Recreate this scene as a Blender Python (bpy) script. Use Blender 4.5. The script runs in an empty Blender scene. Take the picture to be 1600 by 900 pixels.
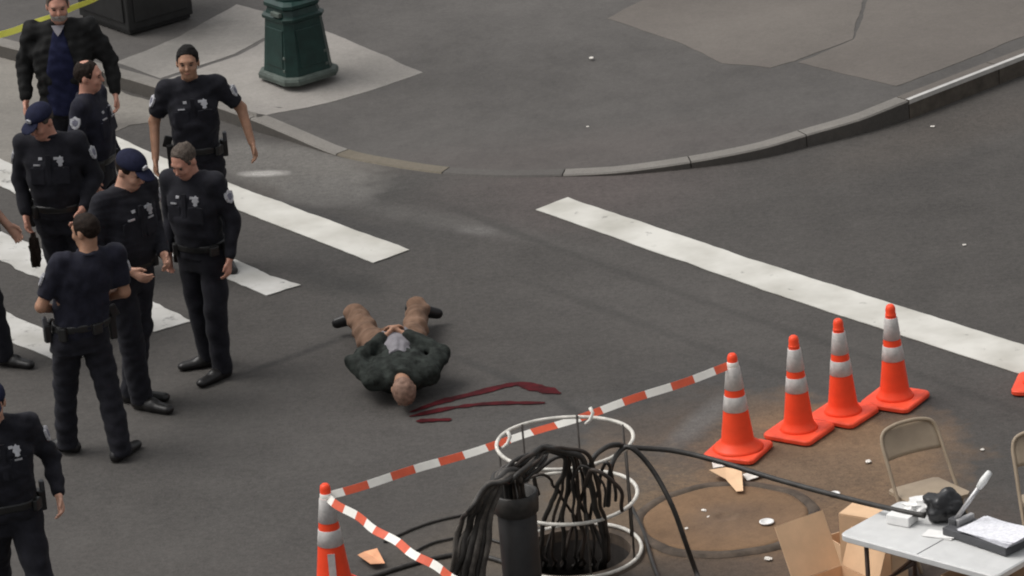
import bpy, bmesh, math, random
import numpy as np
from mathutils import Vector, Matrix, noise as mnoise
from mathutils.bvhtree import BVHTree
from mathutils.geometry import tessellate_polygon
R = math.radians
random.seed(7); RNG = np.random.default_rng(7)
scene = bpy.context.scene
COL = scene.collection

# ------------------------------------------------------------------ camera
F, PITCH, ROLL, CAMH = 7296.0, 0.353, -0.083, 11.69
_fw = Vector((0, math.cos(PITCH), -math.sin(PITCH)))
_r = Vector((1, 0, 0)); _u = _r.cross(_fw)
CR = math.cos(ROLL)*_r + math.sin(ROLL)*_u
CU = -math.sin(ROLL)*_r + math.cos(ROLL)*_u
CAM = Vector((0, 0, CAMH))
cd = bpy.data.cameras.new('camera'); cam = bpy.data.objects.new('camera', cd); COL.objects.link(cam)
cd.sensor_fit = 'HORIZONTAL'; cd.sensor_width = 36; cd.lens = F/1600*36
cd.clip_start = 1; cd.clip_end = 4000
cam.matrix_world = Matrix(((CR.x, CU.x, -_fw.x, 0), (CR.y, CU.y, -_fw.y, 0), (CR.z, CU.z, -_fw.z, CAMH), (0, 0, 0, 1)))
scene.camera = cam

# ------------------------------------------------------------------ sky, sun, exposure
SUN_EL, SUN_AZ = R(60), R(-82)      # azimuth measured from +y (away from the camera) towards +x
world = bpy.data.worlds.new('World'); scene.world = world; world.use_nodes = True
wn = world.node_tree.nodes; wl = world.node_tree.links
sky = wn.new('ShaderNodeTexSky'); sky.sky_type = 'NISHITA'; sky.sun_disc = False
sky.sun_elevation = SUN_EL; sky.sun_rotation = SUN_AZ; sky.dust_density = 6; sky.air_density = 1.2
hs = wn.new('ShaderNodeHueSaturation'); hs.inputs['Saturation'].default_value = 0.12     # overcast: grey cloud light
wl.new(sky.outputs[0], hs.inputs['Color']); wl.new(hs.outputs[0], wn['Background'].inputs[0])
wn['Background'].inputs[1].default_value = 0.145
sd = bpy.data.lights.new('sun', 'SUN'); sun = bpy.data.objects.new('sun', sd); COL.objects.link(sun)
sd.energy = 0.75; sd.angle = R(30); sd.color = (1, .95, .88)
sdir = Vector((math.sin(SUN_AZ)*math.cos(SUN_EL), math.cos(SUN_AZ)*math.cos(SUN_EL), math.sin(SUN_EL)))
sun.rotation_euler = sdir.to_track_quat('Z', 'Y').to_euler()
sun.location = (0, 30, 40)
vs = scene.view_settings
vs.view_transform = 'Standard'; vs.look = 'None'; vs.exposure = 0.05; vs.gamma = 1; vs.use_curve_mapping = False
scene.cycles.filter_width = 2.0

# ------------------------------------------------------------------ helpers
def W(px, py, z=0.0):
    """point at height z that the photograph shows at (px, py)"""
    d = _fw*F + CR*(px-800) - CU*(py-450)
    return CAM + d*((z-CAMH)/d.z)
DA = Vector((math.cos(-.944), math.sin(-.944), 0))     # along the crossing bars
DB = Vector((-DA.y, DA.x, 0))

def link(o, parent=None):
    COL.objects.link(o)
    if parent is not None: o.parent = parent
    return o
def tag(o, label=None, cat=None, group=None, kind=None):
    if label: o['label'] = label
    if cat: o['category'] = cat
    if group: o['group'] = group
    if kind: o['kind'] = kind
    return o
def empty(name, loc, rz=0, rx=0):
    o = bpy.data.objects.new(name, None); COL.objects.link(o)
    o.location = loc; o.rotation_euler = (rx, 0, rz); o.empty_display_size = .1
    return o
def mesh_obj(name, verts, faces, m, parent=None, smooth=False, mats=None, fm=None):
    me = bpy.data.meshes.new(name); me.from_pydata([tuple(v) for v in verts], [], faces); me.update()
    for x in (mats or [m]): me.materials.append(x)
    if fm: me.polygons.foreach_set('material_index', fm)
    if smooth: me.polygons.foreach_set('use_smooth', [True]*len(me.polygons))
    return link(bpy.data.objects.new(name, me), parent)
def bm_obj(name, bm, m, parent=None, smooth=False, mats=None):
    me = bpy.data.meshes.new(name); bmesh.ops.recalc_face_normals(bm, faces=bm.faces); bm.to_mesh(me); bm.free()
    for x in (mats or [m]): me.materials.append(x)
    if smooth: me.polygons.foreach_set('use_smooth', [True]*len(me.polygons))
    return link(bpy.data.objects.new(name, me), parent)
def add_box(bm, c, s, rot=None, bev=0.0):
    g = bmesh.ops.create_cube(bm, size=1)
    vv = g['verts']
    M = Matrix.Translation(c) @ ((rot.to_4x4() if rot else Matrix.Identity(4))) @ Matrix.Diagonal((*s, 1))
    bmesh.ops.transform(bm, matrix=M, verts=vv)
    if bev:
        es = list({e for v in vv for e in v.link_edges})
        bmesh.ops.bevel(bm, geom=es, offset=bev, segments=2, affect='EDGES', profile=.6)
def box(name, c, s, m, parent=None, rot=None, bev=0.004):
    bm = bmesh.new(); add_box(bm, c, s, rot, bev); return bm_obj(name, bm, m, parent)
def catmull(pts, n=6):
    P = [Vector(p) for p in pts]; P = [P[0]*2-P[1]] + P + [P[-1]*2-P[-2]]
    out = []
    for i in range(1, len(P)-2):
        a, b, c, d = P[i-1:i+3]
        for k in range(n):
            t = k/n
            out.append(.5*((2*b) + (c-a)*t + (2*a-5*b+4*c-d)*t*t + (3*b-a-3*c+d)*t**3))
    out.append(P[-2]); return out
def tube_geo(path, rad, sides=8, closed=False):
    P = [Vector(p) for p in path]; n = len(P); vs_, fs = [], []
    up = Vector((0, 0, 1)); prev = None
    for i, p in enumerate(P):
        a = P[(i-1) % n] if (closed or i) else p; b = P[(i+1) % n] if (closed or i < n-1) else p
        t = (b-a).normalized()
        if prev is None:
            x = t.cross(up if abs(t.z) < .9 else Vector((1, 0, 0))).normalized()
        else:
            x = (prev - t*prev.dot(t)).normalized()
        prev = x; y = t.cross(x)
        r = rad(i/(n-1)) if callable(rad) else rad
        for k in range(sides):
            an = 2*math.pi*k/sides
            vs_.append(p + x*math.cos(an)*r + y*math.sin(an)*r)
    for i in range(n if closed else n-1):
        for k in range(sides):
            j = (i+1) % n
            fs.append((i*sides+k, i*sides+(k+1) % sides, j*sides+(k+1) % sides, j*sides+k))
    if not closed:
        fs.append(tuple(range(sides-1, -1, -1))); fs.append(tuple((n-1)*sides+k for k in range(sides)))
    return vs_, fs
def tube(name, path, rad, m, parent=None, sides=8, closed=False):
    v, f = tube_geo(path, rad, sides, closed); return mesh_obj(name, v, f, m, parent, smooth=True)
def lathe(name, prof, m, parent=None, n=28, z0=(0, 0, 0), smooth=True, phase=0, flat=None):
    """prof: list of (r, z)"""
    v, f = [], []
    for r, z in prof:
        for k in range(n):
            a = 2*math.pi*k/n+phase; v.append((z0[0]+r*math.cos(a), z0[1]+r*math.sin(a), z0[2]+z))
    for i in range(len(prof)-1):
        for k in range(n): f.append((i*n+k, i*n+(k+1) % n, (i+1)*n+(k+1) % n, (i+1)*n+k))
    f.append(tuple(range(n-1, -1, -1))); f.append(tuple((len(prof)-1)*n+k for k in range(n)))
    return mesh_obj(name, v, f, m, parent, smooth)
def outline_jitter(pts, step=.06, amp=.03, seed=0):
    out = []
    for i in range(len(pts)):
        a, b = Vector(pts[i]), Vector(pts[(i+1) % len(pts)])
        n = max(1, int((b-a).length/step))
        for k in range(n):
            p = a.lerp(b, k/n)
            q = Vector((p.x*2.3+seed*17, p.y*2.3, seed)); q2 = q*4.1
            p = p + Vector((mnoise.noise(q)+.6*mnoise.noise(q2), mnoise.noise(q+Vector((9, 3, 1)))+.6*mnoise.noise(q2+Vector((5, 2, 1))), 0))*amp
            out.append(p)
    return out
def slab(name, pts, m, z=None, thick=.02, parent=None, amp=0.0, seed=0, drape=None, off=.005, step=.08):
    """flat sheet with an own edge: outline on the ground -> thin solid"""
    ring = outline_jitter(pts, step, amp, seed)
    bm = bmesh.new()
    vsx = [bm.verts.new((p.x, p.y, z if z is not None else p.z)) for p in ring]
    f = bm.faces.new(vsx); 
    if f.normal.z < 0: f.normal_flip()
    if drape:
        bmesh.ops.triangulate(bm, faces=bm.faces[:])
        for _ in range(5):
            es = [e for e in bm.edges if e.calc_length() > .35]
            if not es: break
            bmesh.ops.subdivide_edges(bm, edges=es, cuts=1)
            bmesh.ops.triangulate(bm, faces=bm.faces[:])
        for v in bm.verts:
            h = drape.ray_cast(Vector((v.co.x, v.co.y, 5)), Vector((0, 0, -1)))
            v.co.z = (h[0].z if h[0] else .13) + off
    g = bmesh.ops.extrude_face_region(bm, geom=bm.faces[:])
    for v in [x for x in g['geom'] if isinstance(x, bmesh.types.BMVert)]: v.co.z -= thick
    return bm_obj(name, bm, m, parent)

# ------------------------------------------------------------------ materials
def _nodes(name):
    m = bpy.data.materials.new(name); m.use_nodes = True
    nt = m.node_tree; return m, nt, nt.nodes, nt.links, nt.nodes['Principled BSDF']
def mat(name, col, rough=.6, var=.12, scale=6, bump=0.0, bscale=60, metal=0, spec=.4, col2=None, detail=6, sheen=0, trans=0):
    m, nt, N, L, b = _nodes(name)
    tc = N.new('ShaderNodeTexCoord')
    nz = N.new('ShaderNodeTexNoise'); nz.inputs['Scale'].default_value = scale; nz.inputs['Detail'].default_value = detail
    nz.inputs['Roughness'].default_value = .65
    L.new(tc.outputs['Object'], nz.inputs['Vector'])
    cr = N.new('ShaderNodeValToRGB')
    c2 = col2 or tuple(max(0, c*(1+var*1.6)) for c in col)
    c1 = tuple(max(0, c*(1-var*1.6)) for c in col) if col2 is None else col
    cr.color_ramp.elements[0].position = .3; cr.color_ramp.elements[1].position = .7
    cr.color_ramp.elements[0].color = (*c1, 1); cr.color_ramp.elements[1].color = (*c2, 1)
    L.new(nz.outputs['Fac'], cr.inputs[0]); L.new(cr.outputs[0], b.inputs['Base Color'])
    b.inputs['Roughness'].default_value = rough; b.inputs['Metallic'].default_value = metal
    b.inputs['Specular IOR Level'].default_value = spec
    if sheen: b.inputs['Sheen Weight'].default_value = sheen
    if bump:
        n2 = N.new('ShaderNodeTexNoise'); n2.inputs['Scale'].default_value = bscale; n2.inputs['Detail'].default_value = 4
        L.new(tc.outputs['Object'], n2.inputs['Vector'])
        bp = N.new('ShaderNodeBump'); bp.inputs['Strength'].default_value = bump; bp.inputs['Distance'].default_value = .01
        L.new(n2.outputs['Fac'], bp.inputs['Height']); L.new(bp.outputs[0], b.inputs['Normal'])
    return m

def surface(name, base, blobs=(), speck=.55, blotch=.5, rough=.85, bump=.35, streak=0.0):
    """pavement: aggregate grain, broad blotches, and stains with a shape of their own.
    blobs: (centre Vector, rx, ry, rot, colour, strength, edge, noise_amp)"""
    base = tuple(c*.80 for c in base); blobs = [(*q[:4], tuple(c*.80 for c in q[4]), *q[5:]) for q in blobs]
    m, nt, N, L, b = _nodes(name)
    tc = N.new('ShaderNodeTexCoord'); V = tc.outputs['Object']
    def noise(s, d=4, r=.6, vec=V):
        n = N.new('ShaderNodeTexNoise'); n.inputs['Scale'].default_value = s; n.inputs['Detail'].default_value = d
        n.inputs['Roughness'].default_value = r; L.new(vec, n.inputs['Vector']); return n.outputs['Fac']
    def mth(op, a, c=None, clamp=False):
        n = N.new('ShaderNodeMath'); n.operation = op; n.use_clamp = clamp
        for i, x in enumerate((a, c)):
            if x is None: continue
            if isinstance(x, (int, float)): n.inputs[i].default_value = x
            else: L.new(x, n.inputs[i])
        return n.outputs[0]
    def mix(fac, a, c, mode='MIX'):
        n = N.new('ShaderNodeMix'); n.data_type = 'RGBA'; n.blend_type = mode
        if isinstance(fac, (int, float)): n.inputs[0].default_value = fac
        else: L.new(fac, n.inputs[0])
        for k, x in ((6, a), (7, c)):
            if isinstance(x, tuple): n.inputs[k].default_value = (*x, 1)
            else: L.new(x, n.inputs[k])
        return n.outputs[2]
    big = noise(.45, 5, .6); mid = noise(3.2, 6, .65); fine = noise(75, 3, .7); agg = noise(22, 4, .7)
    k = mth('ADD', mth('MULTIPLY', mth('SUBTRACT', big, .5), blotch*1.6), mth('MULTIPLY', mth('SUBTRACT', mid, .5), blotch*1.1))
    k = mth('ADD', k, mth('MULTIPLY', mth('SUBTRACT', fine, .5), speck*2.2))
    k = mth('ADD', k, mth('MULTIPLY', mth('SUBTRACT', agg, .5), speck*1.9))
    if streak:
        mp = N.new('ShaderNodeMapping'); mp.inputs['Rotation'].default_value = (0, 0, .944-math.pi/2); mp.inputs['Scale'].default_value = (4.5, .35, 1)
        L.new(V, mp.inputs['Vector'])
        st = noise(1.0, 5, .6, mp.outputs[0]); k = mth('ADD', k, mth('MULTIPLY', mth('SUBTRACT', st, .5), streak))
    k = mth('ADD', k, 1.0)
    comb = N.new('ShaderNodeCombineColor'); [L.new(k, comb.inputs[i]) for i in range(3)]
    col = mix(1.0, base, comb.outputs[0], 'MULTIPLY')
    wob = noise(2.6, 6, .65); wob2 = noise(11, 4, .7)
    for (c, rx, ry, rot, bc, stg, edge, amp) in blobs:
        mp = N.new('ShaderNodeMapping'); mp.vector_type = 'TEXTURE'
        mp.inputs['Location'].default_value = (c.x, c.y, 0); mp.inputs['Rotation'].default_value = (0, 0, rot)
        mp.inputs['Scale'].default_value = (rx, ry, 50)
        L.new(V, mp.inputs['Vector'])
        ln = N.new('ShaderNodeVectorMath'); ln.operation = 'LENGTH'; L.new(mp.outputs[0], ln.inputs[0])
        d = mth('ADD', ln.outputs['Value'], mth('MULTIPLY', mth('SUBTRACT', wob, .5), amp*2))
        d = mth('ADD', d, mth('MULTIPLY', mth('SUBTRACT', wob2, .5), amp*.8))
        mr = N.new('ShaderNodeMapRange'); mr.clamp = True
        L.new(d, mr.inputs[0]); mr.inputs[1].default_value = 1-edge; mr.inputs[2].default_value = 1+edge
        mr.inputs[3].default_value = stg; mr.inputs[4].default_value = 0
        cc = mix(1.0, bc, comb.outputs[0], 'MULTIPLY')
        col = mix(mr.outputs[0], col, cc)
    L.new(col, b.inputs['Base Color'])
    b.inputs['Roughness'].default_value = rough; b.inputs['Specular IOR Level'].default_value = .35
    bp = N.new('ShaderNodeBump'); bp.inputs['Strength'].default_value = bump; bp.inputs['Distance'].default_value = .006
    L.new(agg, bp.inputs['Height']); L.new(bp.outputs[0], b.inputs['Normal'])
    return m
def paint(name, col, wear=.42, wcol=(.07, .066, .062)):
    """thermoplastic road paint, worn through to the asphalt in spots"""
    m, nt, N, L, b = _nodes(name)
    tc = N.new('ShaderNodeTexCoord')
    n1 = N.new('ShaderNodeTexNoise'); n1.inputs['Scale'].default_value = 7; n1.inputs['Detail'].default_value = 8; n1.inputs['Roughness'].default_value = .7
    n2 = N.new('ShaderNodeTexNoise'); n2.inputs['Scale'].default_value = 2.2; n2.inputs['Detail'].default_value = 5
    for n in (n1, n2): L.new(tc.outputs['Object'], n.inputs['Vector'])
    r1 = N.new('ShaderNodeValToRGB'); r1.color_ramp.elements[0].position = wear-.16; r1.color_ramp.elements[1].position = wear-.02
    r1.color_ramp.elements[0].color = (*wcol, 1); r1.color_ramp.elements[1].color = (*col, 1)
    L.new(n1.outputs['Fac'], r1.inputs[0])
    r2 = N.new('ShaderNodeValToRGB'); r2.color_ramp.elements[0].position = .25; r2.color_ramp.elements[1].position = .65
    r2.color_ramp.elements[0].color = (.62, .61, .58, 1); r2.color_ramp.elements[1].color = (1, 1, 1, 1)
    L.new(n2.outputs['Fac'], r2.inputs[0])
    mx = N.new('ShaderNodeMix'); mx.data_type = 'RGBA'; mx.blend_type = 'MULTIPLY'; mx.inputs[0].default_value = 1
    L.new(r1.outputs[0], mx.inputs[6]); L.new(r2.outputs[0], mx.inputs[7]); L.new(mx.outputs[2], b.inputs['Base Color'])
    b.inputs['Roughness'].default_value = .75
    return m

COVER = W(1134, 813); HOLE = W(897, 868)
ASPH = (.079, .0725, .0665)
blobs = [
    (W(1150, 760), 1.0, 1.5, 0, (.27, .165, .09), 1.0, .22, .42),
    (W(1295, 722), .8, .85, -.4, (.255, .162, .094), 1.0, .3, .5),
    (W(1010, 760), .45, .9, 0, (.23, .150, .088), .95, .35, .6),
    (W(760, 860), .55, .5, 0, (.12, .095, .07), .6, .5, .6),
    (W(900, 800), .6, 1.0, 0, (.14, .11, .08), .6, .5, .6),
    (W(1330, 880), 1.0, .9, 0, (.11, .07, .05), .5, .5, .6),
    (W(920, 295), .9, .8, 0, (.105, .085, .08), .7, .6, .7),
    (W(540, 265), 1.2, .35, .6, (.13, .115, .10), .5, .6, .7),
    (W(560, 300), .55, .45, .5, (.05, .048, .045), .6, .5, .6),
    (W(515, 440), .16, .35, .5, (.045, .043, .04), .7, .5, .6),
    (W(570, 448), .13, .25, .5, (.045, .043, .04), .6, .5, .6),
    (W(600, 372), .9, .5, .5, (.058, .055, .052), .5, .6, .6),
    (W(1060, 655), .5, .9, -.4, (.055, .055, .055), .7, .5, .6),
    (W(1098, 655), .1, .45, -.5, (.16, .155, .15), .7, .5, .6),
    (W(860, 640), .12, .5, -1.2, (.11, .105, .10), .5, .5, .6),
    (W(560, 690), 1.2, .8, 0, (.095, .088, .082), .6, .6, .7),
    (W(1210, 740), .9, .5, -.2, (.06, .056, .05), .35, .5, .7),
    (W(1090, 890), .5, .3, 0, (.06, .056, .052), .6, .5, .7),
    (W(250, 730), .8, 1.2, 0, (.092, .086, .08), .5, .6, .7),
    (W(450, 262), .95, .42, -.75, (.165, .155, .142), .85, .25, .55), (W(505, 300), .45, .3, -.8, (.145, .137, .127), .8, .3, .6), (W(414, 271), .17, .07, -.2, (.5, .48, .45), .85, .4, .7),
    (W(690, 345), 1.1, .14, -.7, (.115, .108, .10), .6, .5, .6), (W(745, 360), .16, .08, -.6, (.20, .19, .18), .4, .5, .8), (W(480, 335), .9, .12, -.8, (.052, .049, .047), .7, .5, .6),
    (W(900, 560), .9, 1.6, .3, (.068, .062, .057), .5, .6, .8), (W(1350, 300), 1.4, 1.2, .3, (.07, .064, .059), .55, .6, .8), (W(430, 800), .7, 1.2, .3, (.092, .086, .08), .5, .6, .8), (W(1000, 470), 1.4, .5, -.7, (.088, .081, .075), .5, .6, .8),
    (W(620, 800), .5, .5, .3, (.068, .062, .057), .5, .6, .8),
    (W(1500, 200), 1.2, .35, .62, (.10, .085, .072), .5, .6, .6),
]
def seam(pts, w, col, st=.7):
    out = []
    for (a, b_) in zip(pts[:-1], pts[1:]):
        p, q = W(*a), W(*b_); d = q-p
        out.append(((p+q)/2, d.length*.52, w, math.atan2(d.y, d.x), col, st, .55, .35))
    return out
blobs += seam([(385, 582), (455, 558), (535, 528)], .045, (.042, .039, .037), .85)
blobs += seam([(700, 322), (880, 392), (1130, 482), (1400, 572), (1640, 660)], .05, (.056, .052, .048), .6)
blobs += seam([(840, 445), (1080, 535), (1330, 624)], .05, (.056, .052, .048), .6)
blobs += seam([(700, 552), (860, 618), (925, 660)], .04, (.052, .049, .046), .7)
M_ROAD = surface('road_asphalt', ASPH, blobs, streak=.16)
M_WALK = surface('sidewalk_asphalt', (.098, .091, .085), [
    (W(760, 40, .13), 1.7, 2.0, .3, (.115, .107, .10), .7, .6, .6),
    (W(900, 240, .05), 1.5, .5, 0, (.10, .086, .08), .6, .6, .6)], streak=.08, speck=.3)
M_WALK2 = surface('sidewalk_concrete_brown', (.150, .132, .117), [
    (W(1200, 40, .13), 1.4, .8, .3, (.19, .17, .15), .6, .6, .6)], speck=.22, blotch=.3)
M_SLAB = surface('sidewalk_concrete_light', (.33, .308, .282), [
    (W(330, 60, .13), .7, .5, 0, (.20, .19, .175), .8, .5, .6), (W(300, 45, .13), .25, .3, 0, (.14, .13, .12), .7, .5, .7),
    (W(210, 100, .13), .4, .7, 0, (.20, .19, .175), .7, .5, .6), (W(610, 100, .13), .5, .7, 0, (.25, .235, .215), .7, .5, .6)], speck=.2, blotch=.35)
M_GUT = surface('gutter_concrete', (.25, .232, .205), [
    (W(185, 205), .25, .35, 0, (.11, .10, .09), .8, .4, .6), (W(60, 200), .4, .8, 0, (.21, .195, .175), .7, .5, .6)], speck=.25, blotch=.4)
M_KERB = surface('kerb_stone', (.22, .205, .185), speck=.25, blotch=.4)
M_KERBT = surface('kerb_stone_tan', (.165, .143, .11), speck=.25, blotch=.4)
M_KERBD = surface('kerb_scuffed_shaded_face', (.105, .095, .084), speck=.25, blotch=.4)  # kerb front: tyre scuffing, plus its shade painted in as a darker tone
M_KERBM = surface('kerb_flush_worn', (.108, .100, .092), speck=.3, blotch=.4)
M_KERBS = mat('kerb_steel_face', (.09, .075, .06), .6, .25, 8)
M_STEEL = mat('kerb_steel_edge', (.62, .60, .57), .35, .1, 8, metal=.4)
M_PAINT = paint('road_paint', (.60, .585, .54), .40)
M_PAINT2 = paint('worn_road_paint', (.56, .55, .525), .45)
M_TAR = mat('crack_sealer', (.035, .033, .031), .8, .25, 20)
M_TARL = mat('old_crack_sealer', (.060, .056, .052), .85, .2, 20)
M_ORANGE = mat('cone_orange_plastic', (.93, .075, .024), .45, .05, 7, spec=.35)
M_ORANGE2 = mat('cone_base_orange', (.86, .085, .035), .5, .16, 9, spec=.35)
M_BAND = mat('cone_reflective_band', (.50, .48, .46), .45, .14, 18)
M_TRED = mat('tape_red', (.62, .10, .045), .4, .08, 12)
M_TWHT = mat('tape_white', (.80, .78, .72), .4, .04, 12)
M_TYEL = mat('tape_yellow', (.82, .80, .12), .4, .05, 12)
M_GREEN = mat('lamp_post_green_paint', (.010, .032, .027), .42, .2, 9, bump=.15, bscale=40, spec=.4)
M_GREENL = mat('lamp_post_dusty_green', (.075, .092, .08), .7, .25, 12)
M_BLACKM = mat('black_metal', (.018, .018, .018), .45, .2, 8, spec=.4)
M_CABLE = mat('black_cable_rubber', (.032, .029, .026), .5, .35, 12, spec=.4)
M_CABLEG = mat('dusty_cable_rubber', (.085, .075, .065), .65, .4, 14)
M_CABLEB = mat('brown_black_cable', (.045, .034, .027), .55, .35, 12)
M_PIPE = mat('black_plastic_pipe', (.020, .019, .019), .45, .2, 9)
M_RING = mat('cage_white_paint', (.60, .575, .52), .6, .22, 9)
M_ROD = mat('cage_dark_rod', (.06, .052, .045), .6, .2, 12)
M_RUST = surface('rusty_cover', (.19, .125, .075), [(COVER, .22, .22, 0, (.12, .085, .06), .6, .5, .4)], speck=.25, blotch=.4)
M_RUSTD = mat('dark_rusty_ring', (.085, .063, .046), .8, .3, 9)
M_HOLE = mat('manhole_wall', (.04, .034, .03), .9, .2, 9)
M_CHAIR = mat('tan_painted_metal', (.33, .26, .185), .5, .08, 8)
M_TABLE = mat('white_plastic_table', (.60, .60, .59), .45, .06, 7)
M_LEG = mat('brown_metal_leg', (.06, .035, .025), .5, .2, 9)
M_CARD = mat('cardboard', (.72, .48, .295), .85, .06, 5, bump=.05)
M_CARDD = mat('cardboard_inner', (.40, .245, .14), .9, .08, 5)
M_PAPER = mat('white_paper', (.80, .79, .77), .7, .04, 14)
M_PAPERP = mat('printed_paper', (.72, .72, .76), .7, .12, 45)
M_BAG = mat('crumpled_black_plastic', (.013, .013, .014), .35, .2, 14, spec=.5)
M_ALU = mat('aluminium', (.50, .49, .49), .35, .08, 12, metal=.5)
M_GREY = mat('dark_grey_plastic', (.07, .07, .075), .5, .12, 12)
M_RED = mat('dark_red_stain', (.055, .0030, .0055), .75, .35, 10, spec=.15)
M_FLAKE = mat('litter_white', (.72, .68, .62), .8, .15, 12)
M_UNI = mat('navy_uniform_cloth', (.0140, .0140, .0185), .85, .25, 14, bump=.12, bscale=120, spec=.15, sheen=.04)
M_UNI2 = mat('navy_shirt_cloth', (.0155, .0158, .025), .85, .22, 14, bump=.12, bscale=120, spec=.15, sheen=.04)
M_JACK = mat('black_jacket_cloth', (.011, .011, .011), .8, .25, 12, bump=.1, bscale=100, spec=.2)
M_SWEAT = mat('navy_sweater', (.013, .015, .038), .9, .2, 18, spec=.1)
M_SHOE = mat('black_shoe_leather', (.012, .011, .011), .4, .2, 14)
M_BELT = mat('black_belt_leather', (.012, .012, .012), .4, .2, 14, spec=.5)
M_CAP = mat('navy_cap_cloth', (.014, .016, .036), .85, .2, 18, spec=.15)
M_SILV = mat('silver_badge', (.42, .42, .44), .3, .08, 20, metal=.35)
M_PATCH = mat('shoulder_patch_thread', (.40, .40, .42), .8, .35, 70)
M_PATCHN = mat('shoulder_patch_centre', (.16, .16, .20), .8, .35, 90)
M_GCAMO = mat('dark_green_jacket', (.006, .007, .006), .85, .3, 16, col2=(.040, .047, .042), spec=.15, bump=.4, bscale=25)
M_GREYT = mat('grey_shirt', (.20, .19, .205), .9, .15, 12)
M_TAN = mat('brown_trousers', (.075, .040, .022), .9, .15, 6, col2=(.25, .15, .10), bump=.3, bscale=30)
M_LIP = mat('lips', (.24, .085, .07), .5, .1, 20)
M_EYE = mat('eye_dark', (.025, .018, .015), .3, .1, 10)
M_WHITE = mat('white_plastic', (.78, .78, .76), .4, .03, 9)
def skin(name, c): 
    m = mat(name, c, .55, .10, 16, spec=.3)
    b = m.node_tree.nodes['Principled BSDF']
    b.inputs['Subsurface Weight'].default_value = .12; b.inputs['Subsurface Radius'].default_value = (.012, .005, .003); b.inputs['Subsurface Scale'].default_value = .6
    return m
M_SK1 = skin('skin_light', (.50, .285, .205)); M_SK2 = skin('skin_tan', (.36, .20, .13)); M_SK3 = skin('skin_ruddy', (.50, .255, .185))
M_HBLK = mat('hair_black', (.007, .006, .0055), .7, .4, 70, bump=.5, bscale=140, spec=.15); M_HBRN = mat('hair_brown', (.017, .011, .008), .7, .4, 70, bump=.5, bscale=140, spec=.15)
M_HGRY = mat('hair_grey', (.085, .068, .056), .7, .4, 70, bump=.5, bscale=140, spec=.15); M_STUB = mat('shaved_stubble', (.21, .125, .09), .7, .2, 40); M_HWHT = mat('hair_white', (.30, .27, .245), .7, .25, 60)

# ------------------------------------------------------------------ the ground: road, sidewalk, kerb
def road():
    ring = [HOLE + Vector((.36*math.cos(a), .36*math.sin(a), 0)) for a in [2*math.pi*k/40 for k in range(40)]]
    S = 2000
    outer = [Vector((-S, -S, 0)), Vector((S, -S, 0)), Vector((S, S, 0)), Vector((-S, S, 0))]
    mid = [HOLE + Vector((2*math.cos(2*math.pi*k/40), 2*math.sin(2*math.pi*k/40), 0)) for k in range(40)]
    v = [Vector((p.x, p.y, 0)) for p in ring + mid + outer]; f = []
    for k in range(40):
        f.append((k, 40+k, 40+(k+1) % 40, (k+1) % 40))
    tri = tessellate_polygon([outer, mid[::-1]])
    idx = [80, 81, 82, 83] + [40+k for k in range(40)][::-1]
    for t in tri: f.append(tuple(idx[i] for i in t))
    bm = bmesh.new(); bv = [bm.verts.new(p) for p in v]
    for t in f:
        try:
            fc = bm.faces.new([bv[i] for i in t]); fc.normal_update()
            if fc.normal.z < 0: fc.normal_flip()
        except ValueError: pass
    me = bpy.data.meshes.new('road'); bm.to_mesh(me); bm.free(); me.materials.append(M_ROAD)
    return tag(link(bpy.data.objects.new('road', me)), kind='structure')
ROAD = road()

KP = [(0, 70, .12), (90, 93, .12), (180, 117, .12), (235, 133, .12), (310, 157, .115), (390, 185, .10), (450, 210, .055), (525, 241, .014), (600, 257, .010), (690, 270, .010),
      (780, 275, .010), (860, 274, .012), (930, 271, .022), (980, 267, .032), (1060, 256, .05), (1135, 243, .07), (1200, 229, .085),
      (1260, 211, .10), (1340, 188, .12), (1385, 171, .14), (1435, 151, .155), (1520, 118, .158), (1600, 87, .16)]
kp = [W(*p) for p in KP]
KC = catmull(kp, 4)
d0 = (kp[0]-kp[3]); d0.z = 0; d0.normalize(); d1 = (kp[-1]-kp[-4]); d1.z = 0; d1.normalize()
KC = [KC[0]+d0*k for k in (60, 20, 6, 2, .7)] + KC + [KC[-1]+d1*k for k in (.7, 2, 6, 20, 60)]
def inward(i):
    a, b = KC[max(0, i-1)], KC[min(len(KC)-1, i+1)]
    t = (b-a); t.z = 0; t.normalize(); return Vector((-t.y, t.x, 0))
KN = [inward(i) for i in range(len(KC))]
for _ in range(10): KN = [(KN[max(0, i-1)]+KN[i]*2+KN[min(len(KN)-1, i+1)]).normalized() for i in range(len(KN))]
KW = .14
def sidewalk():
    rows = [0, .2, .45, .8, 1.2, 1.7, 2.3, 3.0]
    v, f = [], []
    n = len(KC); fd = (DB-DA).normalized()
    for d in rows:
        for i in range(n):
            p = KC[i]+KN[i]*KW+fd*d; t = min(1, d/3.0); t = t*t*(3-2*t)
            v.append(Vector((p.x, p.y, KC[i].z*(1-t)+.13*t-.003*(d == 0))))
    for i in range(n):
        q = v[(len(rows)-1)*n+i]+fd*400; q.z = .13; v.append(q)
    for r in range(len(rows)):
        for i in range(n-1): f.append((r*n+i, r*n+i+1, (r+1)*n+i+1, (r+1)*n+i))
    o = mesh_obj('sidewalk', v, f, M_WALK, smooth=True)
    return tag(o, kind='structure')
WALK = sidewalk()
WBVH = BVHTree.FromObject(WALK, bpy.context.evaluated_depsgraph_get())
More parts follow.
